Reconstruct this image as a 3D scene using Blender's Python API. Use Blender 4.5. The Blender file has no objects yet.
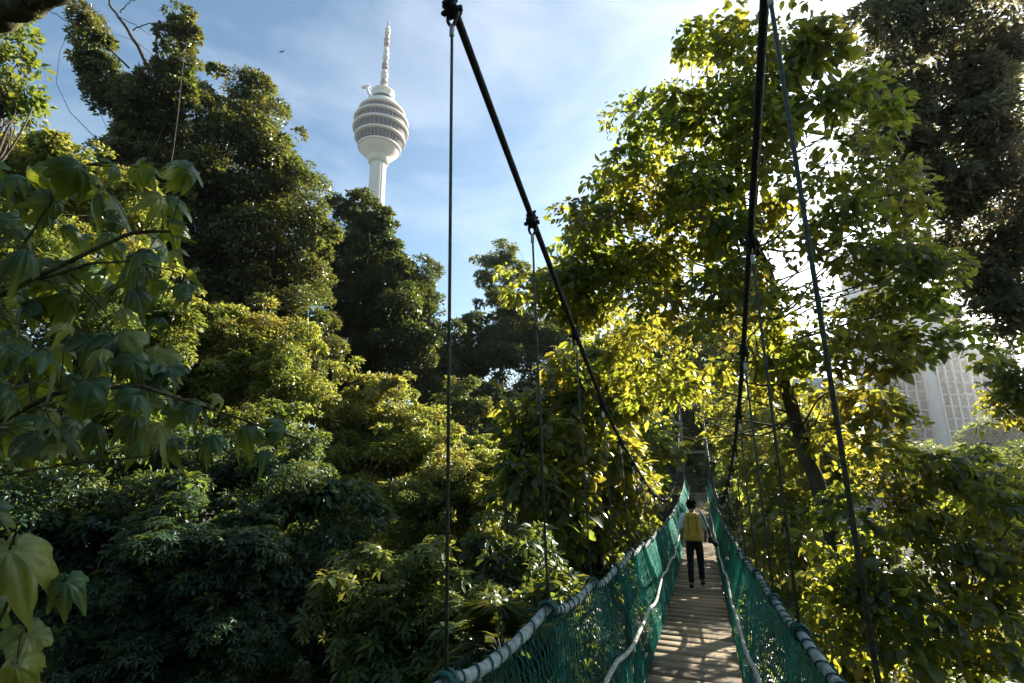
import bpy, bmesh, math, random
import numpy as np
from mathutils import Vector, Matrix

rng = np.random.default_rng(7)
random.seed(7)
scene = bpy.context.scene
COL = scene.collection
PI = math.pi

# ------------------------------------------------------------------ camera
F = 512.0
YAW, PITCH = math.radians(19.6), math.radians(13.7)
FW = np.array([-math.sin(YAW) * math.cos(PITCH), math.cos(YAW) * math.cos(PITCH), math.sin(PITCH)])
RT = np.array([math.cos(YAW), math.sin(YAW), 0.0])
UP = np.cross(RT, FW)


def P(x, y, d):
    """the point seen at picture position x, y at d metres along the view axis (used to measure where things stand)"""
    return (FW + RT * (x - 512) / F + UP * (341.5 - y) / F) * d


cam_d = bpy.data.cameras.new("camera")
cam_d.sensor_width = 36.0
cam_d.lens = F * 36.0 / 1024.0
cam_d.clip_start = 0.05
cam_d.clip_end = 12000
cam = bpy.data.objects.new("camera", cam_d)
COL.objects.link(cam)
cam.matrix_world = Matrix(((RT[0], UP[0], -FW[0], 0), (RT[1], UP[1], -FW[1], 0), (RT[2], UP[2], -FW[2], 0), (0, 0, 0, 1)))
scene.camera = cam

# ------------------------------------------------------------------ render, light
SUN_EL, SUN_AZ = math.radians(27.7), math.radians(29.9)      # azimuth clockwise from +Y
scene.view_settings.view_transform = 'Standard'
scene.view_settings.look = 'None'
scene.view_settings.gamma = 1
scene.view_settings.use_curve_mapping = False
scene.view_settings.exposure = 2.05
cy = scene.cycles
cy.use_denoising = True
cy.max_bounces = 6
cy.diffuse_bounces = 3
cy.glossy_bounces = 2
cy.transmission_bounces = 4
cy.volume_bounces = 0
cy.transparent_max_bounces = 8
cy.use_adaptive_sampling = True
cy.adaptive_threshold = 0.006
cy.sample_clamp_indirect = 1.0
cy.sample_clamp_direct = 2.5
cy.caustics_reflective = False
cy.caustics_refractive = False
scene.render.film_transparent = False

world = bpy.data.worlds.new("World")
scene.world = world
world.use_nodes = True
wt = world.node_tree
wt.nodes.clear()
out = wt.nodes.new('ShaderNodeOutputWorld')
bg = wt.nodes.new('ShaderNodeBackground')
sky = wt.nodes.new('ShaderNodeTexSky')
sky.sky_type = 'NISHITA'
sky.sun_disc = False
sky.sun_elevation = SUN_EL
sky.sun_rotation = SUN_AZ
sky.air_density = 1.0
sky.dust_density = .15
sky.ozone_density = .3
tc = wt.nodes.new('ShaderNodeTexCoord')
mp = wt.nodes.new('ShaderNodeMapping')
mp.inputs['Scale'].default_value = (1.0, 1.0, 2.6)
nz = wt.nodes.new('ShaderNodeTexNoise')
nz.inputs['Scale'].default_value = 2.2
nz.inputs['Detail'].default_value = 7
nz.inputs['Roughness'].default_value = 0.58
nz.inputs['Distortion'].default_value = 0.5
rp = wt.nodes.new('ShaderNodeValToRGB')
rp.color_ramp.elements[0].position = 0.46
rp.color_ramp.elements[1].position = 0.78
rp.color_ramp.elements[1].color = (0.30, 0.30, 0.30, 1)
mx = wt.nodes.new('ShaderNodeMixRGB')
mx.inputs['Color2'].default_value = (9.5, 9.6, 9.8, 1)
wt.links.new(tc.outputs['Generated'], mp.inputs['Vector'])
wt.links.new(mp.outputs['Vector'], nz.inputs['Vector'])
wt.links.new(nz.outputs['Fac'], rp.inputs['Fac'])
wt.links.new(rp.outputs['Color'], mx.inputs['Fac'])
tn = wt.nodes.new('ShaderNodeMixRGB'); tn.blend_type = 'MULTIPLY'; tn.inputs['Fac'].default_value = 1
tn.inputs['Color2'].default_value = (.82, 1.0, 1.01, 1)
wt.links.new(sky.outputs['Color'], tn.inputs['Color1'])
wt.links.new(tn.outputs['Color'], mx.inputs['Color1'])
wt.links.new(mx.outputs['Color'], bg.inputs['Color'])
bg.inputs['Strength'].default_value = 0.05
wt.links.new(bg.outputs['Background'], out.inputs['Surface'])

sun_d = bpy.data.lights.new("sun", 'SUN')
sun_d.energy = 5.0
sun_d.angle = math.radians(0.53)
sun_d.color = (1.0, 0.92, 0.76)
sun = bpy.data.objects.new("sun", sun_d)
COL.objects.link(sun)
sdir = Vector((math.sin(SUN_AZ) * math.cos(SUN_EL), math.cos(SUN_AZ) * math.cos(SUN_EL), math.sin(SUN_EL)))
sun.rotation_euler = sdir.to_track_quat('Z', 'Y').to_euler()
sun.location = sdir * 60


# ------------------------------------------------------------------ helpers
def unit(a):
    return a / (np.linalg.norm(a, axis=-1, keepdims=True) + 1e-9)


def link(o, parent=None):
    COL.objects.link(o)
    if parent is not None:
        o.parent = parent
        o.matrix_parent_inverse = parent.matrix_basis.inverted()
    return o


def tag(o, label=None, cat=None, group=None, kind=None):
    if label: o['label'] = label
    if cat: o['category'] = cat
    if group: o['group'] = group
    if kind: o['kind'] = kind
    return o


def thing(name, label, cat, loc=(0, 0, 0), group=None):
    o = bpy.data.objects.new(name, None)
    o.location = [float(v) for v in loc]
    o.empty_display_size = 0.2
    link(o)
    return tag(o, label, cat, group)


def np_mesh(name, verts, faces, mat, parent=None, smooth=False):
    """faces: list of int arrays (n, k) of one k each"""
    me = bpy.data.meshes.new(name)
    verts = np.ascontiguousarray(verts, dtype=np.float32)
    me.vertices.add(len(verts))
    me.vertices.foreach_set('co', verts.ravel())
    loops = np.concatenate([f.ravel() for f in faces]).astype(np.int32)
    tot = np.concatenate([np.full(len(f), f.shape[1], np.int32) for f in faces])
    start = np.concatenate([[0], np.cumsum(tot)[:-1]]).astype(np.int32)
    me.loops.add(len(loops))
    me.loops.foreach_set('vertex_index', loops)
    me.polygons.add(len(tot))
    me.polygons.foreach_set('loop_start', start)
    if smooth:
        me.polygons.foreach_set('use_smooth', np.ones(len(tot), bool))
    me.update(calc_edges=True)
    me.materials.append(mat)
    o = bpy.data.objects.new(name, me)
    return link(o, parent)


class MB:
    """collects tubes, boxes and free polygons into one mesh"""
    def __init__(s):
        s.v, s.q, s.t, s.n = [], [], [], 0

    def add(s, v, quads=None, tris=None):
        v = np.asarray(v, float)
        if quads is not None and len(quads): s.q.append(np.asarray(quads) + s.n)
        if tris is not None and len(tris): s.t.append(np.asarray(tris) + s.n)
        s.v.append(v); s.n += len(v)

    def tube(s, pts, rad, sides=6, cap=True):
        pts = np.asarray(pts, float); n = len(pts)
        rad = np.broadcast_to(np.asarray(rad, float), (n,))
        tan = np.gradient(pts, axis=0); tan = unit(tan)
        ref = np.array([0, 0, 1.0]) if abs(tan[0][2]) < .9 else np.array([1.0, 0, 0])
        a = np.zeros_like(pts)
        x = unit(np.cross(tan[0], ref))
        for i in range(n):
            x = x - tan[i] * np.dot(x, tan[i]); x = x / (np.linalg.norm(x) + 1e-9)
            a[i] = x
        b = np.cross(tan, a)
        th = np.arange(sides) * 2 * PI / sides
        ring = a[:, None, :] * np.cos(th)[None, :, None] + b[:, None, :] * np.sin(th)[None, :, None]
        v = (pts[:, None, :] + ring * rad[:, None, None]).reshape(-1, 3)
        i = np.arange(n - 1)[:, None] * sides; j = np.arange(sides)[None, :]; k = (j + 1) % sides
        q = np.stack([i + j, i + k, i + sides + k, i + sides + j], -1).reshape(-1, 4)
        tr = []
        if cap:
            for c, e in ((0, 0), (n - 1, 1)):
                base = c * sides
                for m in range(1, sides - 1):
                    tr.append((base, base + m + (1 - e) , base + m + e))
        s.add(v, q, tr)

    def box(s, c, size, axes=None):
        c = np.asarray(c, float); h = np.asarray(size, float) / 2
        ax = np.eye(3) if axes is None else np.asarray(axes, float)
        v = [c + ax[0] * h[0] * i + ax[1] * h[1] * j + ax[2] * h[2] * k for i in (-1, 1) for j in (-1, 1) for k in (-1, 1)]
        s.add(v, [(0, 1, 3, 2), (4, 6, 7, 5), (0, 4, 5, 1), (2, 3, 7, 6), (0, 2, 6, 4), (1, 5, 7, 3)])

    def lathe(s, prof, c=(0, 0, 0), sides=32):
        prof = np.asarray(prof, float); n = len(prof)
        th = np.arange(sides) * 2 * PI / sides
        v = np.stack([prof[:, 0:1] * np.cos(th), prof[:, 0:1] * np.sin(th), np.repeat(prof[:, 1:2], sides, 1)], -1) + np.asarray(c, float)
        i = np.arange(n - 1)[:, None] * sides; j = np.arange(sides)[None, :]; k = (j + 1) % sides
        s.add(v.reshape(-1, 3), np.stack([i + j, i + k, i + sides + k, i + sides + j], -1).reshape(-1, 4))

    def sphere(s, c, r, seg=12, rings=8):
        r = np.broadcast_to(np.asarray(r, float), (3,))
        ph = np.linspace(0.001, PI - 0.001, rings + 1)
        th = np.arange(seg) * 2 * PI / seg
        v = np.stack([np.outer(np.sin(ph), np.cos(th)) * r[0], np.outer(np.sin(ph), np.sin(th)) * r[1],
                      np.outer(np.cos(ph), np.ones(seg)) * r[2]], -1) + np.asarray(c, float)
        i = np.arange(rings)[:, None] * seg; j = np.arange(seg)[None, :]; k = (j + 1) % seg
        s.add(v.reshape(-1, 3), np.stack([i + j, i + seg + j, i + seg + k, i + k], -1).reshape(-1, 4))

    def build(s, name, mat, parent=None, smooth=False):
        f = []
        if s.q: f.append(np.concatenate(s.q))
        if s.t: f.append(np.concatenate([np.asarray(t).reshape(-1, 3) for t in s.t]))
        return np_mesh(name, np.concatenate(s.v), f, mat, parent, smooth)


# ------------------------------------------------------------------ materials
def mat_new(name):
    m = bpy.data.materials.new(name); m.use_nodes = True
    nt = m.node_tree; nt.nodes.clear()
    o = nt.nodes.new('ShaderNodeOutputMaterial')
    return m, nt, o


def surf(name, c1, c2=None, rough=0.6, scale=8.0, bump=0.0, metallic=0.0, spec=0.4, stretch=(1, 1, 1), detail=5):
    m, nt, o = mat_new(name)
    b = nt.nodes.new('ShaderNodeBsdfPrincipled')
    b.inputs['Roughness'].default_value = rough
    b.inputs['Metallic'].default_value = metallic
    b.inputs['Specular IOR Level'].default_value = spec
    b.inputs['Base Color'].default_value = (*c1, 1)
    if c2 is not None:
        t = nt.nodes.new('ShaderNodeTexCoord'); mpp = nt.nodes.new('ShaderNodeMapping')
        mpp.inputs['Scale'].default_value = stretch
        n = nt.nodes.new('ShaderNodeTexNoise'); n.inputs['Scale'].default_value = scale; n.inputs['Detail'].default_value = detail
        r = nt.nodes.new('ShaderNodeValToRGB')
        r.color_ramp.elements[0].position = .35; r.color_ramp.elements[1].position = .68
        r.color_ramp.elements[0].color = (*c1, 1); r.color_ramp.elements[1].color = (*c2, 1)
        nt.links.new(t.outputs['Object'], mpp.inputs['Vector']); nt.links.new(mpp.outputs['Vector'], n.inputs['Vector'])
        nt.links.new(n.outputs['Fac'], r.inputs['Fac']); nt.links.new(r.outputs['Color'], b.inputs['Base Color'])
        if bump:
            bp = nt.nodes.new('ShaderNodeBump'); bp.inputs['Strength'].default_value = bump; bp.inputs['Distance'].default_value = .02
            nt.links.new(n.outputs['Fac'], bp.inputs['Height']); nt.links.new(bp.outputs['Normal'], b.inputs['Normal'])
    nt.links.new(b.outputs['BSDF'], o.inputs['Surface'])
    return m


def leaf_mat(name, c_dark, c_light, trans, tmix=0.42, rough=0.42, spec=0.35, dead=None, veins=False):
    m, nt, o = mat_new(name)
    g = nt.nodes.new('ShaderNodeNewGeometry')
    r = nt.nodes.new('ShaderNodeValToRGB')
    r.color_ramp.elements[0].color = (*c_dark, 1); r.color_ramp.elements[1].color = (*c_light, 1)
    if dead:
        r.color_ramp.elements[1].position = .95
        e = r.color_ramp.elements.new(.985); e.color = (*dead, 1)
    nt.links.new(g.outputs['Random Per Island'], r.inputs['Fac'])
    b = nt.nodes.new('ShaderNodeBsdfPrincipled')
    b.inputs['Roughness'].default_value = rough; b.inputs['Specular IOR Level'].default_value = spec
    t = nt.nodes.new('ShaderNodeBsdfTranslucent')
    h = nt.nodes.new('ShaderNodeHueSaturation')
    h.inputs['Color'].default_value = (*trans, 1)
    mr = nt.nodes.new('ShaderNodeMapRange'); mr.inputs['To Min'].default_value = .55; mr.inputs['To Max'].default_value = 1.25
    wn = nt.nodes.new('ShaderNodeTexWhiteNoise'); wn.noise_dimensions = '1D'
    nt.links.new(g.outputs['Random Per Island'], wn.inputs['W'])
    nt.links.new(wn.outputs['Value'], mr.inputs['Value']); nt.links.new(mr.outputs['Result'], h.inputs['Value'])
    nt.links.new(h.outputs['Color'], t.inputs['Color'])
    if veins:
        tcn = nt.nodes.new('ShaderNodeTexCoord'); n = nt.nodes.new('ShaderNodeTexNoise'); n.inputs['Scale'].default_value = 14; n.inputs['Detail'].default_value = 4
        nt.links.new(tcn.outputs['Object'], n.inputs['Vector'])
        mm = nt.nodes.new('ShaderNodeMixRGB'); mm.blend_type = 'MULTIPLY'; mm.inputs['Fac'].default_value = .55
        cr = nt.nodes.new('ShaderNodeValToRGB'); cr.color_ramp.elements[0].position = .3; cr.color_ramp.elements[1].position = .7
        cr.color_ramp.elements[0].color = (.45, .45, .4, 1); cr.color_ramp.elements[1].color = (1.3, 1.25, 1.1, 1)
        nt.links.new(n.outputs['Fac'], cr.inputs['Fac']); nt.links.new(cr.outputs['Color'], mm.inputs['Color2'])
        nt.links.new(r.outputs['Color'], mm.inputs['Color1'])
        at = nt.nodes.new('ShaderNodeAttribute'); at.attribute_name = 'vein'
        vm = nt.nodes.new('ShaderNodeMixRGB'); vm.inputs['Color2'].default_value = (.17, .22, .10, 1)
        nt.links.new(at.outputs['Fac'], vm.inputs['Fac']); nt.links.new(mm.outputs['Color'], vm.inputs['Color1'])
        nt.links.new(vm.outputs['Color'], b.inputs['Base Color'])
        bp = nt.nodes.new('ShaderNodeBump'); bp.inputs['Strength'].default_value = .5; bp.inputs['Distance'].default_value = .004
        n2 = nt.nodes.new('ShaderNodeTexNoise'); n2.inputs['Scale'].default_value = 110
        nt.links.new(tcn.outputs['Object'], n2.inputs['Vector'])
        nt.links.new(n2.outputs['Fac'], bp.inputs['Height']); nt.links.new(bp.outputs['Normal'], b.inputs['Normal'])
    else:
        # patches of other growth: creepers and younger shoots through the crown
        tcn = nt.nodes.new('ShaderNodeTexCoord'); n = nt.nodes.new('ShaderNodeTexNoise'); n.inputs['Scale'].default_value = .55; n.inputs['Detail'].default_value = 3
        nt.links.new(tcn.outputs['Object'], n.inputs['Vector'])
        hm_ = nt.nodes.new('ShaderNodeMapRange'); hm_.inputs['From Min'].default_value = .35; hm_.inputs['From Max'].default_value = .65
        hm_.inputs['To Min'].default_value = .47; hm_.inputs['To Max'].default_value = .53
        vm_ = nt.nodes.new('ShaderNodeMapRange'); vm_.inputs['From Min'].default_value = .35; vm_.inputs['From Max'].default_value = .65
        vm_.inputs['To Min'].default_value = 1.3; vm_.inputs['To Max'].default_value = .75
        hs = nt.nodes.new('ShaderNodeHueSaturation')
        nt.links.new(n.outputs['Fac'], hm_.inputs['Value']); nt.links.new(n.outputs['Fac'], vm_.inputs['Value'])
        nt.links.new(hm_.outputs['Result'], hs.inputs['Hue']); nt.links.new(vm_.outputs['Result'], hs.inputs['Value'])
        nt.links.new(r.outputs['Color'], hs.inputs['Color']); nt.links.new(hs.outputs['Color'], b.inputs['Base Color'])
        nt.links.new(hm_.outputs['Result'], h.inputs['Hue'])
    mix = nt.nodes.new('ShaderNodeMixShader'); mix.inputs['Fac'].default_value = tmix
    nt.links.new(b.outputs['BSDF'], mix.inputs[1]); nt.links.new(t.outputs['BSDF'], mix.inputs[2])
    nt.links.new(mix.outputs['Shader'], o.inputs['Surface'])
    return m


M = {}
M['soil'] = surf('forest_soil', (.022, .017, .011), (.05, .04, .022), .95, 1.5, .5)
M['bark'] = surf('bark', (.035, .027, .02), (.10, .08, .06), .9, 9, .9, stretch=(1, 1, .25))
M['bark_pale'] = surf('pale_bark', (.16, .14, .10), (.30, .27, .20), .85, 7, .6, stretch=(1, 1, .3))
M['bark_moss'] = surf('mossy_bark', (.03, .024, .016), (.11, .11, .035), .95, 14, 1.0)
M['plank'] = surf('weathered_plank', (.17, .135, .095), (.37, .30, .22), .8, 6, .35, stretch=(.5, 7, 3))
_nt = M['plank'].node_tree
_b = [n for n in _nt.nodes if n.type == 'BSDF_PRINCIPLED'][0]
_src = _b.inputs['Base Color'].links[0].from_socket
_g = _nt.nodes.new('ShaderNodeNewGeometry'); _m = _nt.nodes.new('ShaderNodeMixRGB'); _m.blend_type = 'MULTIPLY'; _m.inputs['Fac'].default_value = 1
_c = _nt.nodes.new('ShaderNodeValToRGB'); _c.color_ramp.elements[0].color = (.55, .52, .48, 1); _c.color_ramp.elements[1].color = (1.2, 1.12, 1.0, 1)
_nt.links.new(_g.outputs['Random Per Island'], _c.inputs['Fac']); _nt.links.new(_c.outputs['Color'], _m.inputs['Color2'])
_nt.links.new(_src, _m.inputs['Color1']); _nt.links.new(_m.outputs['Color'], _b.inputs['Base Color'])
M['steel_dark'] = surf('dark_cable', (.008, .010, .010), (.022, .025, .024), .75, 60, .6)
M['steel'] = surf('galvanised_steel', (.30, .31, .30), (.5, .5, .48), .42, 30, .1, metallic=.7)
M['rod'] = surf('green_painted_rod', (.035, .045, .038), (.10, .11, .09), .65, 40, .3, spec=.25)
M['white_tape'] = surf('white_sleeve', (.55, .55, .5), (.75, .75, .72), .6, 20)
M['rope_pale'] = surf('pale_rope', (.36, .34, .30), (.66, .64, .58), .9, 45, .6)
M['rail_wrap'] = surf('grey_rail_wrap', (.12, .16, .155), (.36, .395, .385), .85, 14, .5)
M['cord'] = surf('green_cord', (.010, .055, .045), (.02, .10, .08), .8, 50, .4)


def net_mat():
    m, nt, o = mat_new('green_netting')
    b = nt.nodes.new('ShaderNodeBsdfPrincipled'); b.inputs['Roughness'].default_value = .55
    t = nt.nodes.new('ShaderNodeBsdfTranslucent')
    g = nt.nodes.new('ShaderNodeNewGeometry')
    r = nt.nodes.new('ShaderNodeValToRGB')
    r.color_ramp.elements[0].color = (.02, .19, .155, 1); r.color_ramp.elements[1].color = (.06, .34, .27, 1)
    nt.links.new(g.outputs['Random Per Island'], r.inputs['Fac'])
    nt.links.new(r.outputs['Color'], b.inputs['Base Color']); nt.links.new(r.outputs['Color'], t.inputs['Color'])
    mix = nt.nodes.new('ShaderNodeMixShader'); mix.inputs['Fac'].default_value = .4
    nt.links.new(b.outputs['BSDF'], mix.inputs[1]); nt.links.new(t.outputs['BSDF'], mix.inputs[2])
    nt.links.new(mix.outputs['Shader'], o.inputs['Surface'])
    return m


M['net'] = net_mat()
YT = (.34, .36, .022)          # light coming through a leaf
L = {}
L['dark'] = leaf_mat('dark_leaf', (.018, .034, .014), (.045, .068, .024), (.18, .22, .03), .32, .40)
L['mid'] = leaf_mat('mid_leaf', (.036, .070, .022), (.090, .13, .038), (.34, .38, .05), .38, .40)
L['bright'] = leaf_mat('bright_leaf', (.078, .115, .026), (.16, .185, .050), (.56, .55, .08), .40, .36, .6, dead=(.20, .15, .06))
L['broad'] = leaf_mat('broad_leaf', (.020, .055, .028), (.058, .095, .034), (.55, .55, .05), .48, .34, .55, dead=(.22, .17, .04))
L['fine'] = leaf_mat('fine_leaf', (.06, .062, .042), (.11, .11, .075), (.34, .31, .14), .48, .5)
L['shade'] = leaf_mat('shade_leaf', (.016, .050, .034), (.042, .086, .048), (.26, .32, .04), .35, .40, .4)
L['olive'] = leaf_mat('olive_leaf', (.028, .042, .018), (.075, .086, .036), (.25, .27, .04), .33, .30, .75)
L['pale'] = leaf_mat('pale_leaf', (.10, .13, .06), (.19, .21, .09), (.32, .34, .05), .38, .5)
L['big'] = leaf_mat('big_lobed_leaf', (.010, .055, .030), (.036, .105, .042), (.44, .48, .03), .36, .38, .4, veins=True)
L['sunlit_tint'] = leaf_mat('sunlit_tint_big_leaf', (.13, .19, .045), (.27, .30, .07), (.60, .56, .05), .45, .34, .55, veins=True)  # paler, yellower copy of the big leaf; sunlight put into its colour
L['palm'] = leaf_mat('palm_leaflet', (.02, .06, .035), (.05, .095, .05), (.26, .30, .04), .33, .28, .6)

# ------------------------------------------------------------------ leaves
T_SMALL = (np.array([(0, 0, 0), (.45, .5, .10), (1, 0, -.12), (.45, -.5, .10)]), np.array([(0, 1, 2), (0, 2, 3)]))
T_LEAF = (np.array([(0, 0, 0), (.22, .40, .10), (.22, -.40, .10), (.30, 0, .0), (.60, .46, .04), (.60, -.46, .04), (.66, 0, -.07), (.86, .22, -.12), (.86, -.22, -.12), (1.02, 0, -.26)]),
          np.array([(0, 3, 1), (0, 2, 3), (3, 6, 1), (1, 6, 4), (3, 2, 6), (2, 5, 6), (6, 7, 4), (6, 5, 8), (6, 9, 7), (6, 8, 9)]))


def rosette(n=6):
    """a whorl of narrow drooping leaflets"""
    v, f = [], []
    for k in range(n):
        a = 2 * PI * k / n + .2
        c, s = math.cos(a), math.sin(a)
        for (l, w, z) in ((0.05, 0, 0), (.52, .17, -.02), (1.0, 0, -.30), (.52, -.17, -.02), (.52, 0, -.09)):
            v.append((c * l - s * w, s * l + c * w, z))
        b = k * 5
        f += [(b, b + 4, b + 1), (b + 1, b + 4, b + 2), (b, b + 3, b + 4), (b + 3, b + 2, b + 4)]
    return np.array(v), np.array(f)


T_ROSE = rosette()


def place_leaves(name, tpl, pos, axis, nrm, ln, wd, mat, parent, smooth=False):
    axis = unit(axis)
    nrm = unit(nrm - axis * np.sum(nrm * axis, 1, keepdims=True))
    side = np.cross(nrm, axis)
    tv, tf = tpl
    n = len(pos)
    v = (pos[:, None, :] + axis[:, None, :] * (tv[None, :, 0:1] * ln[:, None, None])
         + side[:, None, :] * (tv[None, :, 1:2] * (ln * wd)[:, None, None]) + nrm[:, None, :] * (tv[None, :, 2:3] * ln[:, None, None]))
    f = (tf[None] + (np.arange(n) * len(tv))[:, None, None]).reshape(-1, tf.shape[1])
    return np_mesh(name, v.reshape(-1, 3), [f], mat, parent, smooth)


def rdir(n, r=None):
    return unit((r or rng).normal(size=(n, 3)))


BUDGET = {}


def crown(parent, lobes, leaf, mat, ln, wd=.55, tpl=T_SMALL, rc=.16, cov=1.7, dens=1.0, droop=.35, flat=.82, fill=.35, spread=.5, back=.45, upb=.45, seed=1, name='crown', jag=.4, sprig=.22):
    """lobes: (x, y, rx, ry, depth[, depth radius in m]) as seen in the picture; clumps of leaves are spread over and
    through each lobe, the leaves over the upper outer shell of each clump"""
    r = np.random.default_rng(seed)
    PO, AX, NR, SC = [], [], [], []
    tips = []
    for lb in lobes:
        x, y, rx, ry, d = lb[:5]
        s = d / F
        c = P(x, y, d)
        R = np.array([rx * s, ry * s, lb[5] if len(lb) > 5 else min(rx, ry) * s * 1.0])
        dm = lb[6] if len(lb) > 6 else 1.0
        rcl = rc * (R[0] * R[1]) ** .5 if rc < 1 else (rc - 1)
        rcl = max(rcl, ln * 1.2)
        area = 4 * PI * ((R[0] * R[1]) ** 1.6 / 3 + (R[0] * R[2]) ** 1.6 / 3 + (R[1] * R[2]) ** 1.6 / 3) ** (1 / 1.6)
        nc = max(3, int(dm * dens * area / (PI * rcl * rcl) * 1.15))
        dr = rdir(nc, r)
        keep = r.random(nc) < np.where(dr[:, 1] * 0 + dr @ np.array([0, 0, 1.]) * 0 + (dr[:, 2]) > .45, back, 1.0)   # z of the lobe frame = away from the viewer
        dr = dr[keep]; nc = len(dr)
        rad = np.where(r.random(nc) < fill, r.uniform(.25, .7, nc), r.uniform(.72, 1.0 + jag * .4, nc) - jag * r.random(nc) ** 3)
        loc = dr * R * rad[:, None]
        sg = r.random(nc) < sprig                      # thin shoots that stick out of the outline
        loc[sg] = dr[sg] * (R * r.uniform(1.0, 1.0 + .5 * jag, sg.sum())[:, None])
        cc = c + RT * loc[:, 0:1] + UP * loc[:, 1:2] + FW * loc[:, 2:3]
        outw = unit(RT * dr[:, 0:1] + UP * dr[:, 1:2] + FW * dr[:, 2:3])
        size = rcl * r.uniform(.55, 1.45, nc); size[sg] *= .5; size = np.maximum(size, ln * .9)
        per = np.maximum(3, (cov * 2.6 * PI * size ** 2 / (ln * ln * wd * .55)).astype(int))
        if tpl is T_ROSE: per = np.maximum(2, (per * .30).astype(int))
        idx = np.repeat(np.arange(nc), per)
        n = len(idx)
        q = rdir(n, r)
        q = unit(q + np.array([0, 0, upb]) + outw[idx] * .45)
        rr = size[idx] * r.uniform(.35, 1.12, n) ** .6
        off = q * rr[:, None] * np.array([1.15, 1.15, flat])
        hor = q.copy(); hor[:, 2] *= .3
        a = unit(unit(hor) + r.normal(size=(n, 3)) * spread + np.array([0, 0, -droop]))
        nn = unit(np.array([0, 0, .45]) + q * 1.0 + r.normal(size=(n, 3)) * .42)
        PO.append(cc[idx] + off); AX.append(a); NR.append(nn); SC.append((r.uniform(.6, 1.25, nc) + .5 * (r.random(nc) < .12))[idx])
        sel = r.random(nc) < .5
        tips += list(cc[sel])
    pos = np.concatenate(PO); ax = np.concatenate(AX); nr = np.concatenate(NR)
    l = ln * np.concatenate(SC) * r.uniform(.6, 1.3, len(pos))
    if tpl is T_ROSE:
        ax2 = unit(r.normal(size=(len(pos), 3)) * np.array([1, 1, .25])); w = np.full(1, 1.0)[0]
        place_leaves(name, tpl, pos, ax2, unit(nr + np.array([0, 0, .6])), l, w, mat, parent)
    else:
        place_leaves(name, tpl, pos, ax, nr, l, wd, mat, parent)
    BUDGET[parent.name] = len(pos)
    return tips


def clutter(name, n, area, ln, mat, tpl, seed, lab, hgt=.9):
    r = np.random.default_rng(seed)
    x = r.uniform(area[0], area[1], n); y = r.uniform(area[2], area[3], n)
    w = np.sin(x * 1.3 + 2 * np.sin(y * .9)) * np.cos(y * 1.1) * .5 + .5
    z = gz(x, y) + hgt * r.random(n) ** 1.3 * (.25 + w)
    a = unit(r.normal(size=(n, 3)) * np.array([1, 1, .35]) + np.array([0, 0, -.15]))
    o = place_leaves(name, tpl, np.stack([x, y, z], 1), a, np.array([0, 0, 1.0]) + r.normal(size=(n, 3)) * .4, ln * r.uniform(.5, 1.4, n), np.full(n, .5), mat, None)
    return tag(o, lab, 'undergrowth', kind='stuff')


def limb(mb, a, b, r0, r1, bend=.08, n=7, sides=6, r=None):
    r = r or rng
    a, b = np.asarray(a, float), np.asarray(b, float)
    t = np.linspace(0, 1, n)[:, None]
    ln = np.linalg.norm(b - a)
    w = r.normal(size=3) * bend * ln; w2 = r.normal(size=3) * bend * ln * .5
    pts = a + (b - a) * t + w * np.sin(PI * t) + w2 * np.sin(2 * PI * t)
    mb.tube(pts, r0 + (r1 - r0) * t[:, 0] ** .8, sides)
    return pts


GROUND = -9.0


def gz(x, y):
    """height of the terrain"""
    z = GROUND + .5 * np.sin(x * .21 + 1) * np.cos(y * .17) + .35 * np.sin(x * .53 + y * .41)
    for (mx_, my, h, w) in ((-.3, 45, 7.2, 7.0), (-.3, -7, 7.6, 4.5), (-30, 40, 4.5, 20), (-14, 22, 2.0, 10)):
        z = z + h * np.exp(-(((x - mx_) ** 2 + (y - my) ** 2) / (2 * w * w)) ** 1.4)
    return z


def tree(name, label, cat, lobes, leaf, trunk_px=None, trunk_r=.16, ln=.1, group=None, bark='bark', limbs=True, base=None, seed=1, limb_n=26, limb_r=.035, path=None, **kw):
    """a tree: empty at its base > trunk (with its limbs), crown"""
    r = np.random.default_rng(seed + 1000)
    lb0 = max(lobes, key=lambda q: q[2] * q[3])
    top = P(lb0[0], lb0[1], lb0[4])
    if base is None:
        bx, by = top[0] + r.normal() * .5, top[1] + r.normal() * .5
        base = np.array([bx, by, gz(bx, by) - .15])
    base = np.asarray(base, float)
    root = thing(name, label, cat, base, group)
    tips = crown(root, lobes, leaf, L[leaf], ln, seed=seed, **kw)
    mb = MB()
    if path is None:
        pts = limb(mb, base, top, trunk_r * 1.15, trunk_r * .45, .04, 12, 9, r)
    else:
        pts = np.asarray(path, float)
        t = np.linspace(0, 1, 40); u = np.linspace(0, 1, len(pts))
        pts = np.stack([np.interp(t, u, pts[:, k]) for k in range(3)], 1)
        pts[1:-1] += r.normal(size=(38, 3)) * trunk_r * .06
        mb.tube(pts, trunk_r * (1.1 - .75 * t), 10)
    r.shuffle(tips)
    for tp in tips[:limb_n] if limbs else []:
        d = np.linalg.norm(pts - tp, axis=1) + .8 * np.maximum(0, pts[:, 2] - tp[2] + .5)
        k = int(np.argmin(d)); k = max(k - 1, len(pts) // 3)
        limb(mb, pts[k], tp, limb_r * r.uniform(.7, 1.3), limb_r * .22, .13, 9, 5, r)
    mb.build('trunk', M[bark], root, True)
    return root


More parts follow.
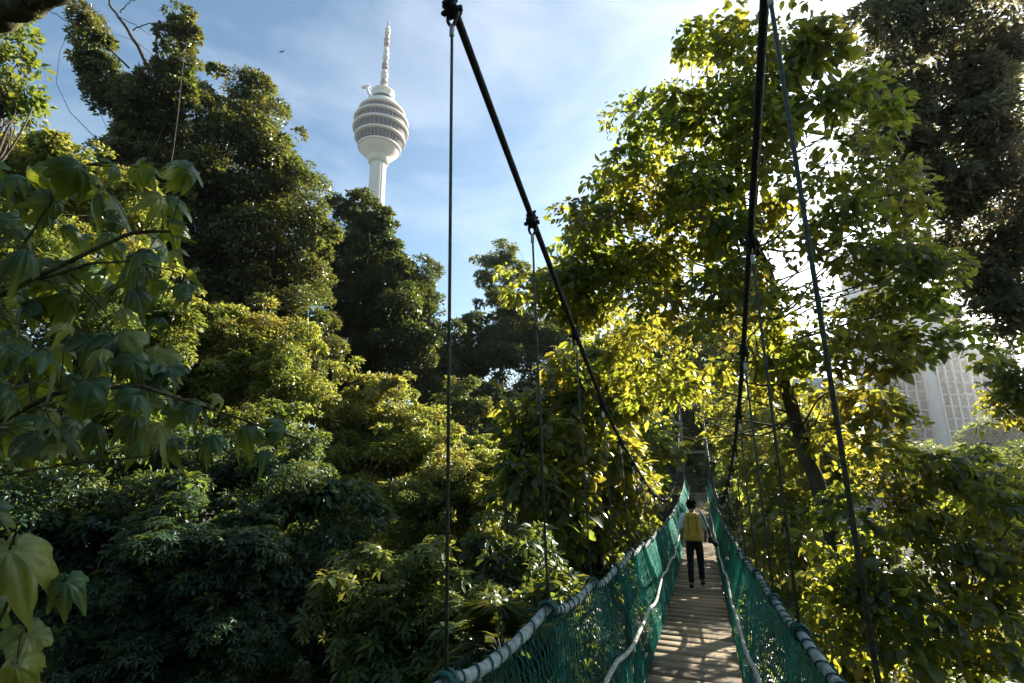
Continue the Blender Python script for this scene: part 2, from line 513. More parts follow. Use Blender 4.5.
# ================================================================== SETTING: terrain
gx = np.concatenate([-np.geomspace(2600, 34, 22), np.linspace(-32, 32, 65), np.geomspace(34, 2600, 22)])
gy = np.concatenate([-np.geomspace(900, 14, 14), np.linspace(-12, 62, 75), np.geomspace(64, 3200, 24)])
X, Y = np.meshgrid(gx, gy)
Z = gz(X, Y)
n_x, n_y = len(gx), len(gy)
ii = (np.arange(n_y - 1)[:, None] * n_x + np.arange(n_x - 1)[None, :])
fq = np.stack([ii, ii + 1, ii + n_x + 1, ii + n_x], -1).reshape(-1, 4)
ground = np_mesh('ground', np.stack([X, Y, Z], -1).reshape(-1, 3), [fq], M['soil'], None, True)
tag(ground, 'dark forest floor of the valley under the bridge', 'ground', kind='structure')

# ================================================================== THE SUSPENSION BRIDGE
XC, Y0, Y1 = -.22, -1.4, 36.0


def deck_z(y):
    return -2.15 - .0448 * (y - 6.2) + .00244 * (y - 6.2) * (y - 12)


def cable_z(y):
    return -.93 + .0137 * (np.asarray(y, float) - 17.0) ** 2 - .10 * np.exp(-((np.asarray(y, float) - 6.2) / 2.0) ** 2)


SIDES = {-1: dict(first=1.85, rail=1.12, cx=-.75, rx=-.70), 1: dict(first=2.3, rail=1.06, cx=.67, rx=.70)}
STEP = 1.3


def rail_pt(s, y, sag=.075):
    d = SIDES[s]
    u = ((y - d['first']) / STEP) % 1.0
    k = math.floor((y - d['first']) / STEP)
    j0, j1 = math.sin(k * 2.1 + s) * .025, math.sin((k + 1) * 2.1 + s) * .025
    z = deck_z(y) + d['rail'] + (j0 * (1 - u) + j1 * u) - sag * 4 * u * (1 - u)
    x = XC + d['rx'] + s * (.03 * 4 * u * (1 - u) - .015) + .01 * math.sin(k * 1.3)
    return np.array([x, y, z])


bridge = thing('suspension_footbridge', 'narrow plank suspension footbridge with green net sides hung from two dark cables', 'footbridge', (XC, 17, float(deck_z(17))))
# deck: cross planks
mb = MB()
y = Y0; k = 0
while y < Y1:
    w = .295
    yc = y + w / 2
    sl = (deck_z(yc + .1) - deck_z(yc - .1)) / .2
    ax = np.array([[1, 0, 0], [0, 1 / math.hypot(1, sl), sl / math.hypot(1, sl)], [0, -sl / math.hypot(1, sl), 1 / math.hypot(1, sl)]])
    tw = rng.normal() * .006
    ax2 = ax.copy(); ax2[0] = unit(ax[0] + ax[1] * tw + ax[2] * rng.normal() * .004); ax2[1] = unit(ax[1] - ax[0] * tw)
    mb.box((XC + rng.normal() * .006, yc, deck_z(yc) - .0175 + rng.normal() * .0012), (.95 + rng.normal() * .014, w - .008 - rng.random() * .006, .035), ax2)
    y += w; k += 1
deck = mb.build('deck', M['plank'], bridge)
tag(deck, 'weathered grey brown plank deck')
for s in (-1, 1):
    mb = MB()
    ys = np.linspace(Y0, Y1, 60)
    mb.tube([(XC + s * .40, q, deck_z(q) - .085) for q in ys], .045, 8)
    mb.build('deck_beam', M['steel_dark'], bridge, True)
    mb = MB()
    ys = np.linspace(Y0, Y1, 150)
    mb.tube([(XC + s * (.492 + .008 * math.sin(q * 5)), q, deck_z(q) + .02 + .012 * math.sin(q * 7)) for q in ys], .013, 6)
    mb.build('edge_rope', M['cord'], bridge, True)

for s in (-1, 1):
    d = SIDES[s]
    # main cable: hangs in straight runs between its clamps, nearly a parabola
    ys = np.linspace(-1.2, Y1 + .6, 120)
    mb = MB(); mb.tube([(XC + d['cx'] + .0 * q, q, float(cable_z(q))) for q in ys], .0215, 10)
    mb.build('main_cable', M['steel_dark'], bridge, True)
    # top rail: pale wrapped rope with green cord lashing
    ys = np.arange(Y0, Y1, .06)
    rp_ = np.array([rail_pt(s, q) for q in ys])
    rad = .028 + .004 * np.sin(ys * 23) * np.sin(ys * 7.3)
    mb = MB(); mb.tube(rp_, rad, 10); rail = mb.build('handrail', M['rail_wrap'], bridge, True)
    mb = MB()
    yy = np.arange(Y0, 22.0, .012)
    base_ = np.array([rail_pt(s, q) for q in yy])
    ph = yy * 2 * PI / .16 + 1.9 * np.sin(yy * 5.3) + .8 * np.sin(yy * 13)
    r_ = .034
    spir = base_ + np.stack([np.cos(ph) * r_, np.zeros_like(ph), np.sin(ph) * r_], 1)
    mb.tube(spir, .0046, 5)
    mb.build('cord_lashing', M['cord'], rail, True)
    q = d['first']
    while q < Y1:
        c = rail_pt(s, q)
        mb = MB()
        ph = np.linspace(0, 2 * PI * 5, 60)
        w_ = np.linspace(-.032, .032, 60) + .014 * np.sin(ph * .37 + q)
        mb.tube(np.stack([c[0] + np.cos(ph) * .042, c[1] + w_, c[2] + np.sin(ph) * .042], 1), .0085, 5)
        e = c + np.array([s * .03, -.03, -.02])
        mb.tube([c, e, e + (s * .06, -.05, .03), e + (s * .12, -.09, -.02)], .005, 4)
        mb.build('knot', M['cord'], rail, True)
        q += STEP
    # middle rope, twisted and pale, threaded through the net
    yy = np.arange(Y0, Y1, .035)
    mid = []
    for q in yy:
        u = ((q - d['first'] + .4) / 2.6) % 1.0
        v = .50 + .045 * (math.sin(PI * u) ** 1.6) + .03 * math.sin(q * 1.1)
        r0 = rail_pt(s, q, .05)
        mid.append((XC + s * (.475 + .225 * (1 - v) ** 1.25) - s * .075, q, deck_z(q) + (r0[2] - deck_z(q)) * (1 - v)))
    mid = np.array(mid)
    mb = MB()
    for st in range(3):
        ph = yy * 2 * PI / .16 + st * 2 * PI / 3
        mb.tube(mid + np.stack([np.cos(ph) * .0095, 0 * ph, np.sin(ph) * .0095], 1), .0105, 6)
    mb.build('middle_rope', M['rope_pale'], bridge, True)
    # netting: tall narrow diamonds knotted out of wavy cords, slack between the ropes
    mb = MB()
    sp = .034
    nst = int((Y1 - Y0) / sp)
    for i in range(nst):
        yb = Y0 + i * sp
        ns = 19 if yb < 9 else 11
        v = np.linspace(0, 1, ns)
        wob = np.where(np.arange(ns) % 2 == i % 2, .5, -.5) * sp * .82
        rr = rail_pt(s, yb)
        slack = .04 * np.sin(yb * 1.7 + v * 4) * np.sin(PI * v) + .03 * np.sin(yb * 4.3 + s) * np.sin(PI * v) + .003 * rng.normal()* np.sin(PI * v)
        x = XC + s * (.475 + .225 * (1 - v) ** 1.25 + slack)
        z = rr[2] - .02 + (deck_z(yb) + .0 - rr[2] + .02) * v
        mb.tube(np.stack([x, yb + wob + .02 * np.sin(z * 9 + yb) * np.sin(PI * v), z], 1), .0036 if yb < 9 else .0055, 3, False)
    mb.build('side_net', M['net'], bridge)
    # hangers
    proto = None
    q = d['first']; k = 0
    while q < Y1 - .3:
        qh = 2.08 if (s > 0 and k == 0) else q
        top = np.array([XC + d['cx'], qh, float(cable_z(qh))]); bot = rail_pt(s, qh)
        hgt = top[2] - bot[2]
        if hgt > .12:
            hi = MB(); hi.tube([bot + (0, 0, -.05), top + (0, 0, -min(.13, hgt * .4))], .0072 if s < 0 else .0092, 6)
            h = hi.build('hanger', M['rod'], bridge, True)
            if proto is None:
                sl = .0137 * 2 * (q - 17)
                dirc = unit(np.array([0, 1, sl]))
                up_ = unit(np.cross(np.array([1, 0, 0]), dirc))
                axs = np.stack([np.array([1., 0, 0]), dirc, up_])
                a = MB()      # cable clip: two saddles, U-bolt and nuts
                a.tube([-dirc * .05, -dirc * .046, -dirc * .012, -dirc * .008], [.028, .034, .034, .028], 12)
                a.tube([dirc * .008, dirc * .012, dirc * .046, dirc * .05], [.028, .034, .034, .028], 12)
                a.box(-up_ * .036, (.062, .085, .020), axs)
                for sx in (-1, 1):
                    for sy in (-.028, .028):
                        c = np.array([sx * .022, 0, 0]) + dirc * sy - up_ * .045
                        a.tube([c, c - up_ * .03], .006, 6); a.tube([c - up_ * .004, c - up_ * .014], .011, 6)
                        a.tube([c + up_ * .085, c + up_ * .09], .011, 6)
                a.tube([(-.045, 0, -.03), (.045, 0, -.03)], .009, 8); a.tube([(-.05, 0, -.03), (-.04, 0, -.03)], .016, 6); a.tube([(.04, 0, -.03), (.05, 0, -.03)], .016, 6)
                a.sphere((-.052, 0, -.028), .012, 8, 6)
                b = MB()      # pear shaped shackle
                th = np.linspace(-PI * .5, 1.5 * PI, 25)
                px_ = np.cos(th) * (.026 + .008 * np.sin(th)); pz_ = -.075 + np.sin(th) * .046
                b.tube(np.stack([px_, .004 * np.sin(th * 3), pz_], 1), .0085, 8)
                c = MB()      # pressed sleeve
                c.tube([(0, 0, -.115), (0, 0, -.118), (0, 0, -.178), (0, 0, -.182)], [.009, .0125, .0125, .009], 10)
                proto = [a.build('cable_clamp', M['steel_dark'], h, True), b.build('shackle', M['steel_dark'], h, True), c.build('sleeve', M['steel'], h, True)]
                for o in proto: o.location = top
                if s > 0:
                    proto[2].data.materials[0] = M['white_tape']
            else:
                for o in proto:
                    c = o.copy(); COL.objects.link(c); c.parent = h; c.matrix_parent_inverse = h.matrix_basis.inverted(); c.location = top
                    if s < 0 and o is proto[2]:
                        c.data = SLEEVE_WHITE if 'SLEEVE_WHITE' in globals() else o.data
            if k == 0 and s < 0:
                SLEEVE_WHITE = proto[2].data.copy(); SLEEVE_WHITE.materials[0] = M['white_tape']
        q += STEP; k += 1

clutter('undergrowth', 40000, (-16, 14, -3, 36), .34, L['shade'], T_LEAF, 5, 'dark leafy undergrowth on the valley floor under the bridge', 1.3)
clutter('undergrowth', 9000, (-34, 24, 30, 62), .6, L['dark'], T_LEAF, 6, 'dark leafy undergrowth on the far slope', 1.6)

# far landing with its gantry
land = thing('landing_platform', 'timber landing at the far end of the footbridge', 'platform', (XC, 38, float(deck_z(Y1))))
mb = MB()
for k in range(14):
    mb.box((XC, Y1 + .22 + k * .31, deck_z(Y1) - .02), (2.0, .295, .04))
mb.build('plank_floor', M['plank'], land)
for sx in (-1, 1):
    for yy in (Y1 + .3, Y1 + 4.0):
        mb = MB(); mb.box((XC + sx * .85, yy, deck_z(Y1) - 2.06), (.16, .16, 4.0)); mb.build('post', M['bark'], land)
gan = thing('cable_gantry', 'pale steel gantry carrying the cables at the far end of the footbridge', 'gantry', (XC, Y1 + .75, float(deck_z(Y1))))
for sx, xx in ((-1, XC - .75), (1, XC + .67)):
    mb = MB(); mb.tube([(xx + sx * .12, Y1 + .75, deck_z(Y1) - 3.5), (xx, Y1 + .75, 3.95)], .075, 10); mb.build('post', M['bark_pale'], gan, True)
mb = MB(); mb.box((XC, Y1 + .75, .9), (1.9, .12, .14)); mb.build('crossbeam', M['bark_pale'], gan)
mb = MB(); mb.box((XC, Y1 + .75, 3.98), (2.0, .2, .16)); mb.build('crossbeam', M['bark_pale'], gan)

# ================================================================== THE WALKER
M['skin'] = surf('skin', (.36, .20, .13), (.42, .25, .17), .55, 20)
M['hair'] = surf('black_hair', (.006, .005, .005), (.014, .012, .011), .85, 60, .5, spec=.15, stretch=(1, 1, .2))
M['shirt'] = surf('pale_blue_shirt', (.62, .70, .80), (.70, .77, .84), .85, 12, .3)
M['trousers'] = surf('black_trousers', (.006, .007, .009), (.014, .014, .017), .85, 14, .3)
M['shoe'] = surf('dark_shoe', (.01, .01, .012), (.025, .024, .024), .6, 20)
M['sole'] = surf('pale_sole', (.45, .44, .42), None, .7)
M['pack'] = surf('mustard_backpack', (.50, .30, .03), (.60, .38, .07), .75, 14, .35)
M['pack_dark'] = surf('olive_strap', (.10, .08, .02), (.15, .12, .03), .8, 20)
M['black'] = surf('black_plastic', (.008, .008, .009), (.02, .02, .02), .45, 30)


def skin_mesh(name, joints, edges, mat, parent, sub=2, root=0):
    me = bpy.data.meshes.new(name)
    me.from_pydata([j[:3] for j in joints], edges, [])
    me.materials.append(mat)
    o = bpy.data.objects.new(name, me); link(o, parent)
    m = o.modifiers.new('skin', 'SKIN'); m.use_smooth_shade = True
    for i, j in enumerate(joints):
        r = j[3] if isinstance(j[3], tuple) else (j[3], j[3])
        me.skin_vertices[0].data[i].radius = r
        me.skin_vertices[0].data[i].use_root = (i == root)
    m = o.modifiers.new('sub', 'SUBSURF'); m.levels = sub; m.render_levels = sub
    return o


PX, PY = -.235, 11.95
person = thing('person', 'person walking away over the planks in a pale blue shirt and black trousers', 'person', (PX, PY, float(deck_z(PY))))
PZ = float(deck_z(PY))


def J(x, y, z, r): return (PX + x, PY + y, PZ + z, r)


J_ = [J(0, 0, .95, .115), J(0, .01, 1.12, .105), J(0, .0, 1.30, .12), J(0, .015, 1.44, .075), J(0, .035, 1.50, .052), J(0, .05, 1.555, .07), J(0, .055, 1.63, .088), J(0, .05, 1.685, .06),
      J(-.175, -.01, 1.395, .06), J(-.235, -.03, 1.13, .043), J(-.245, .06, .90, .028), J(-.245, .085, .85, .030),
      J(.175, -.01, 1.395, .06), J(.245, -.05, 1.14, .043), J(.235, .12, .97, .028), J(.23, .165, .94, .030),
      J(-.09, .0, .88, .085), J(-.10, -.02, .50, .058), J(-.105, -.17, .10, .040), J(-.11, -.03, .045, .035),
      J(.09, .01, .88, .085), J(.10, .14, .51, .058), J(.10, .19, .10, .040), J(.115, .32, .055, .035),
      J(0, .15, 1.60, .014), J(-.095, .05, 1.60, .014), J(.095, .05, 1.60, .014)]
E_ = [(0, 1), (1, 2), (2, 3), (3, 4), (4, 5), (5, 6), (6, 7), (2, 8), (8, 9), (9, 10), (10, 11), (2, 12), (12, 13), (13, 14), (14, 15),
      (0, 16), (16, 17), (17, 18), (18, 19), (0, 20), (20, 21), (21, 22), (22, 23), (6, 24), (6, 25), (6, 26)]
for side_, wr in ((-1, 11), (1, 15)):
    w0 = J_[wr]
    for fi, (dx, ln) in enumerate(((-.022, .062), (-.008, .075), (.007, .07), (.021, .055))):
        a = len(J_)
        fwd = .012 if side_ < 0 else .05
        J_ += [(w0[0] + dx * .3, w0[1] + dx * .9, w0[2] - .035, .0095), (w0[0] - side_ * .006, w0[1] + dx * 1.1 + fwd, w0[2] - .035 - ln * .55, .0085),
               (w0[0] - side_ * .024, w0[1] + dx * 1.1 + fwd, w0[2] - .035 - ln, .007)]
        E_ += [(wr, a), (a, a + 1), (a + 1, a + 2)]
    a = len(J_)
    J_ += [(w0[0] - side_ * .022, w0[1] + .034, w0[2] - .015, .0105), (w0[0] - side_ * .03, w0[1] + .045, w0[2] - .055, .0085)]
    E_ += [(wr, a), (a, a + 1)]
body = skin_mesh('body', J_, E_, M['skin'], person)
SH = [J(0, .0, .93, .135), J(0, .01, 1.12, .128), J(0, -.005, 1.30, .145), J(0, .01, 1.43, .085),
      J(-.18, -.01, 1.395, .082), J(-.225, -.02, 1.24, .076), J(-.245, -.03, 1.10, .072), J(.18, -.01, 1.395, .082), J(.23, -.03, 1.24, .076), J(.252, -.045, 1.10, .072)]
skin_mesh('shirt', SH, [(0, 1), (1, 2), (2, 3), (2, 4), (4, 5), (5, 6), (2, 7), (7, 8), (8, 9)], M['shirt'], person, root=1)
TR = [J(0, 0, .98, .128), J(0, 0, .90, .13), J(-.092, .0, .82, .098), J(-.10, -.02, .50, .072), J(-.105, -.15, .18, .062), J(-.105, -.165, .11, .064),
      J(.092, .02, .82, .098), J(.10, .14, .51, .072), J(.10, .18, .19, .062), J(.10, .187, .12, .064)]
skin_mesh('trousers', TR, [(0, 1), (1, 2), (2, 3), (3, 4), (4, 5), (1, 6), (6, 7), (7, 8), (8, 9)], M['trousers'], person, root=1)
for sx, dy, dz in ((-.107, -.17, 0), (.108, .19, .0)):
    sh = skin_mesh('shoe', [J(sx, dy - .055, .055 + dz, .046), J(sx, dy + .02, .06 + dz, .052), J(sx * 1.06, dy + .15, .045 + dz, (.046, .038)), J(sx * 1.08, dy + .195, .035 + dz, (.036, .028))], [(0, 1), (1, 2), (2, 3)], M['shoe'], person)
    mb = MB(); mb.box((PX + sx * 1.03, PY + dy + .06, PZ + .012 + dz), (.088, .28, .022)); mb.build('sole', M['sole'], sh)
hb = MB(); hb.sphere((PX, PY + .035, PZ + 1.655), (.092, .104, .086), 20, 12)
for k in range(260):
    dq = unit(rng.normal(size=3) + np.array([0, -.5, .3]))
    c = np.array([PX, PY + .035, PZ + 1.655]) + dq * np.array([.090, .102, .084])
    hb.tube([c, c + dq * .012 + np.array([0, -.004, -.018]), c + dq * .010 + np.array([0, -.006, -.04])], [.006, .005, .001], 4)
for sx in (-.05, .05):
    hb.sphere((PX + sx, PY - .015, PZ + 1.575), (.040, .045, .045), 10, 8)
hb.build('hair', M['hair'], person, True)
for sx in (-.032, .032):
    mb = MB(); mb.sphere((PX + sx, PY + .132, PZ + 1.632), .013, 10, 8); mb.build('eye', M['black'], person, True)


def soft_box(name, c, size, mat, parent, bev=.05, seg=4, taper=1.0):
    bm = bmesh.new()
    bmesh.ops.create_cube(bm, size=1)
    for v in bm.verts:
        t = taper if v.co.z > 0 else 1.0
        v.co = Vector((v.co.x * size[0] * t + c[0], v.co.y * size[1] * (t if t < 1 else 1) + c[1], v.co.z * size[2] + c[2]))
    bmesh.ops.bevel(bm, geom=list(bm.edges), offset=bev, segments=seg, profile=.6, affect='EDGES')
    me = bpy.data.meshes.new(name); bm.to_mesh(me); bm.free()
    for p in me.polygons: p.use_smooth = True
    me.materials.append(mat)
    o = bpy.data.objects.new(name, me)
    return link(o, parent)


pack = thing('backpack', 'mustard yellow backpack worn by the person on the bridge', 'backpack', (PX, PY - .2, PZ + .95))
soft_box('bag', (PX, PY - .225, PZ + 1.185), (.365, .20, .53), M['pack'], pack, .075, 5, .80)
soft_box('front_pocket', (PX, PY - .325, PZ + 1.08), (.31, .075, .27), M['pack'], pack, .03, 4, .9)
soft_box('top_flap', (PX, PY - .225, PZ + 1.425), (.27, .215, .10), M['pack'], pack, .04, 4, .8)
for sx in (-1, 1):
    mb = MB()
    t = np.linspace(0, 1, 12)
    pts = np.stack([PX + sx * (.09 + .05 * np.sin(t * PI)), PY - .16 + .30 * np.sin(t * PI), PZ + 1.43 - t * .42 + .06 * np.sin(t * PI)], 1)
    mb.tube(pts, .022, 6); mb.build('shoulder_strap', M['pack_dark'], pack, True)
    mb = MB(); mb.tube([(PX + sx * .07, PY - .33, PZ + 1.40), (PX + sx * .085, PY - .365, PZ + 1.2), (PX + sx * .08, PY - .345, PZ + .97)], .008, 4); mb.build('buckle_strap', M['pack_dark'], pack, True)
mb = MB(); mb.tube([(PX - .04, PY - .18, PZ + 1.46), (PX - .03, PY - .18, PZ + 1.50), (PX + .03, PY - .18, PZ + 1.50), (PX + .04, PY - .18, PZ + 1.46)], .009, 6); mb.build('grab_handle', M['pack_dark'], pack, True)

cm = thing('camera', 'black camera hanging on a strap at the right hip of the person', 'camera', (PX + .33, PY + .02, PZ + .86))
soft_box('body', (PX + .325, PY + .02, PZ + .93), (.10, .15, .115), M['black'], cm, .018, 3)
mb = MB(); mb.tube([(PX + .36, PY - .01, PZ + .92), (PX + .40, PY - .03, PZ + .875), (PX + .405, PY - .032, PZ + .87), (PX + .445, PY - .05, PZ + .825)], [.042, .042, .046, .046], 14); mb.build('lens', M['black'], cm, True)
mb = MB(); mb.tube([(PX + .32, PY - .06, PZ + .985), (PX + .285, PY - .13, PZ + 1.2), (PX + .21, PY - .115, PZ + 1.42), (PX + .17, PY, PZ + 1.485), (PX + .22, PY + .11, PZ + 1.38), (PX + .31, PY + .12, PZ + 1.15), (PX + .33, PY + .09, PZ + .985)], .015, 6); mb.build('strap', M['black'], cm, True)
# ================================================================== TREES
G_L, G_C, G_R, G_B = 'trees on the slope across the valley', 'trees around the far end of the bridge', 'trees right of the bridge', 'undergrowth below the bridge'
# --- slope on the left, far to near
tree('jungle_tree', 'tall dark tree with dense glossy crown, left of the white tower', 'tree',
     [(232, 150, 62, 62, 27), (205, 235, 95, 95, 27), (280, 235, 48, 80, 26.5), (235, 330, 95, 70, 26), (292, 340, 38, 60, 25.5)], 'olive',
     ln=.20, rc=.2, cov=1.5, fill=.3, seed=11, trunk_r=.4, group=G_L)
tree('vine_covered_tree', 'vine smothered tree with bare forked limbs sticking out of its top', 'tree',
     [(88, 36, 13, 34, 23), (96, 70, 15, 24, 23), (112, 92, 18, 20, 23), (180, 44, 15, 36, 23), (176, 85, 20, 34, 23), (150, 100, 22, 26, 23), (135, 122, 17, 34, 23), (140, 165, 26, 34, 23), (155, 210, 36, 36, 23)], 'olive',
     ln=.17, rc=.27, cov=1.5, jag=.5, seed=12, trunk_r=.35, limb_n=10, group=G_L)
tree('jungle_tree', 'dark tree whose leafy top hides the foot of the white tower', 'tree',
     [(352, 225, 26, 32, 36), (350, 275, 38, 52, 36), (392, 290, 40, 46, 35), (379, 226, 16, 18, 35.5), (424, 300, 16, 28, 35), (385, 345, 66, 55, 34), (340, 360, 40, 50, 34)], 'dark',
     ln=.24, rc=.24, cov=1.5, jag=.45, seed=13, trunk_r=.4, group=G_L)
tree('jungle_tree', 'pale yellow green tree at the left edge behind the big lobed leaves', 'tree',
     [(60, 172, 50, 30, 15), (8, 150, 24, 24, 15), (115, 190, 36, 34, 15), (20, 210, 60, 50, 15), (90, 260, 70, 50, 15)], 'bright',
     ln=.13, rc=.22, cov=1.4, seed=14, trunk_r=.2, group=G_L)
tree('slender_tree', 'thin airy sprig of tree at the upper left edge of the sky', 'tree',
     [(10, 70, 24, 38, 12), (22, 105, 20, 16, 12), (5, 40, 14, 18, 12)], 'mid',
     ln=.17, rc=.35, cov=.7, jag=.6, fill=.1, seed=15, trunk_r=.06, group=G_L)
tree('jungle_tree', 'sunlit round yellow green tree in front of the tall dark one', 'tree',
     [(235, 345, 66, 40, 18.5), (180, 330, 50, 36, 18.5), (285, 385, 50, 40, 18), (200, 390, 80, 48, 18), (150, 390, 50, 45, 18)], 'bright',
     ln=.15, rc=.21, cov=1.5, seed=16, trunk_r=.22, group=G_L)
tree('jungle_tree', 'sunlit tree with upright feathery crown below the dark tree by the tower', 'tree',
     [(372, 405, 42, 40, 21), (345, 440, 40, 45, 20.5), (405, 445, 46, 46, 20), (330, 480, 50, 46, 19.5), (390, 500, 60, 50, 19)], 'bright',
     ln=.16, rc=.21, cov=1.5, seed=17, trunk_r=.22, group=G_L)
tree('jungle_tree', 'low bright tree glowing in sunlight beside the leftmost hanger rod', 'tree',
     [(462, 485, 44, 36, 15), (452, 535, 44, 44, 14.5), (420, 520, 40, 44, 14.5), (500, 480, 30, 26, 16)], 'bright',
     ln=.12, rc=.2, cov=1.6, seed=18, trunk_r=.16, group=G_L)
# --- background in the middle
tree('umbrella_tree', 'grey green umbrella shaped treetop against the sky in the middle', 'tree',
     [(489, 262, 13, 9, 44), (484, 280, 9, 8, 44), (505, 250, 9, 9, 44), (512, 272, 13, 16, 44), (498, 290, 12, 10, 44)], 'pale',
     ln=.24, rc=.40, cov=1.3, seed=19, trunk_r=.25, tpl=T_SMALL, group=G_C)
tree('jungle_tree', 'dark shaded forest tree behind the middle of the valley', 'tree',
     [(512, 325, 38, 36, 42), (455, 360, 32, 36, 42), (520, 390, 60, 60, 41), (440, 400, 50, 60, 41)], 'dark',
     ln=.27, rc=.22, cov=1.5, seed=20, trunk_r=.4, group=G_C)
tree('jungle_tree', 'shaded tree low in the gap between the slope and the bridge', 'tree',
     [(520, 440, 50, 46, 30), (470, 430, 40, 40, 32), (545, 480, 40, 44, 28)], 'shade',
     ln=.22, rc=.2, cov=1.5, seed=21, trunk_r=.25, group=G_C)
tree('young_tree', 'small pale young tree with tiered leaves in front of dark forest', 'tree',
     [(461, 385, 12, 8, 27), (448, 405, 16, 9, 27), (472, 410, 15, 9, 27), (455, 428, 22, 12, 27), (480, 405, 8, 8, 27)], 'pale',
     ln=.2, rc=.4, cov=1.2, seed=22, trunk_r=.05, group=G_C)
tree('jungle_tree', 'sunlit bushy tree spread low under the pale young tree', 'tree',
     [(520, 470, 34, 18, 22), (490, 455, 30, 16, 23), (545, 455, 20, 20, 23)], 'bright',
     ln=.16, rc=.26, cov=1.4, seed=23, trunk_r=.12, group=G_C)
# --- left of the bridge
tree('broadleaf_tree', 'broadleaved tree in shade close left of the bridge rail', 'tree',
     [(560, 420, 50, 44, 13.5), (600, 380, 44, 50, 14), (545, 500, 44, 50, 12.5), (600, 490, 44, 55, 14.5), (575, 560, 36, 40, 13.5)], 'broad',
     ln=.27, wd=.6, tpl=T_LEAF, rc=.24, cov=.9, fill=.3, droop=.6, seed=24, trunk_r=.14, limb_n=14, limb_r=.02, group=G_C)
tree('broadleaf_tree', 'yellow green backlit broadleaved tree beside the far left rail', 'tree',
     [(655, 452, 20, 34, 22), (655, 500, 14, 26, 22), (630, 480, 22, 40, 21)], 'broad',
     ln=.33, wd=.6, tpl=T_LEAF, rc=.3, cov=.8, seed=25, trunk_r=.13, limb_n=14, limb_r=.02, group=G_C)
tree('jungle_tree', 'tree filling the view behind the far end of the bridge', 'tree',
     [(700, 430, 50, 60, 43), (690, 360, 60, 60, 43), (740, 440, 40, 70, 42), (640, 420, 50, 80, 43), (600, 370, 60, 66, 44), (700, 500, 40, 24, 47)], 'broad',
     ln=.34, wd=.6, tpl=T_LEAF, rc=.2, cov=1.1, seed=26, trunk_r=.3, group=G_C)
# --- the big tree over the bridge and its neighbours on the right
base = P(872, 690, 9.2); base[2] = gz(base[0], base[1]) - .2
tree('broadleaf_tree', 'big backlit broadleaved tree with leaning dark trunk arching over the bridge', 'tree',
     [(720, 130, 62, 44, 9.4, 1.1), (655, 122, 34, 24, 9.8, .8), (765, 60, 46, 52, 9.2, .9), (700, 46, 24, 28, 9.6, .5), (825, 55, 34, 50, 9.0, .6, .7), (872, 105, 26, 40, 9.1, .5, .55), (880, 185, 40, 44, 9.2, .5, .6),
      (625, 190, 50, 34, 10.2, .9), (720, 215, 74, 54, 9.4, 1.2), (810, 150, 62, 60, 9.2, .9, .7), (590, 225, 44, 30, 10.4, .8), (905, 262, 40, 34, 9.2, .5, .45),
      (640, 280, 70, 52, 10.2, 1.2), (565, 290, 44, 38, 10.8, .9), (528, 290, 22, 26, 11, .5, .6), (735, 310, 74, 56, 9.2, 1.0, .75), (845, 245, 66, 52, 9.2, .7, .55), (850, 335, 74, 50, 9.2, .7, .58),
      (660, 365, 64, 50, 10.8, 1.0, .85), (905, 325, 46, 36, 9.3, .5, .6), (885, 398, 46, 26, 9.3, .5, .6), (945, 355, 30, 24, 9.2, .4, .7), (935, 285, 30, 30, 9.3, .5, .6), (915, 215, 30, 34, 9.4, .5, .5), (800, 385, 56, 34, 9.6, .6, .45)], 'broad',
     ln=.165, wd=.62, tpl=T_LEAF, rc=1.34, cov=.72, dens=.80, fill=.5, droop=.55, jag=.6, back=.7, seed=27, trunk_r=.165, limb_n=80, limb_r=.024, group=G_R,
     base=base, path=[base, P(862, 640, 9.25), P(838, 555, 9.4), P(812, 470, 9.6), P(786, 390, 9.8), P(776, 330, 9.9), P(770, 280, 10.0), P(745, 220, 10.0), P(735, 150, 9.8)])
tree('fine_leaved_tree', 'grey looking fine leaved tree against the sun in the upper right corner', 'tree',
     [(960, 20, 70, 46, 15), (895, 40, 34, 44, 15), (890, 115, 34, 44, 15), (905, 185, 44, 38, 15), (970, 120, 40, 40, 15), (940, 225, 34, 30, 15), (940, 95, 44, 46, 15), (985, 75, 34, 40, 15), (965, 165, 46, 46, 15), (1010, 195, 46, 46, 15), (1000, 255, 46, 40, 15), (1035, 300, 44, 34, 15), (985, 300, 28, 26, 15)], 'fine',
     ln=.19, wd=.42, rc=.30, cov=1.0, dens=.85, jag=.6, fill=.4, seed=28, trunk_r=.19, limb_n=70, limb_r=.022, group=G_R,
     base=[P(1150, 700, 17)[0], P(1150, 700, 17)[1], -9.2], path=[P(1150, 700, 17) * [1, 1, 0] + [0, 0, -9.2], P(1140, 400, 17), P(1100, 250, 16.6), P(1040, 180, 16.2), P(985, 120, 15.8), P(950, 50, 15)])
tree('broadleaf_tree', 'bushy sunlit broadleaved tree in the lower right under the pale high rise', 'tree',
     [(900, 520, 70, 60, 8.4, .6), (960, 560, 70, 70, 8.2, .6), (870, 600, 60, 60, 8, .6), (930, 640, 80, 60, 7.6, .7), (980, 480, 46, 40, 8.8, .4), (1020, 600, 50, 80, 8, .6), (890, 505, 30, 44, 9, .4), (860, 450, 40, 30, 9.2, .4)], 'broad',
     ln=.175, wd=.6, tpl=T_LEAF, rc=.26, cov=.7, dens=.7, fill=.3, droop=.5, jag=.5, seed=29, trunk_r=.12, limb_n=40, limb_r=.018, group=G_R)
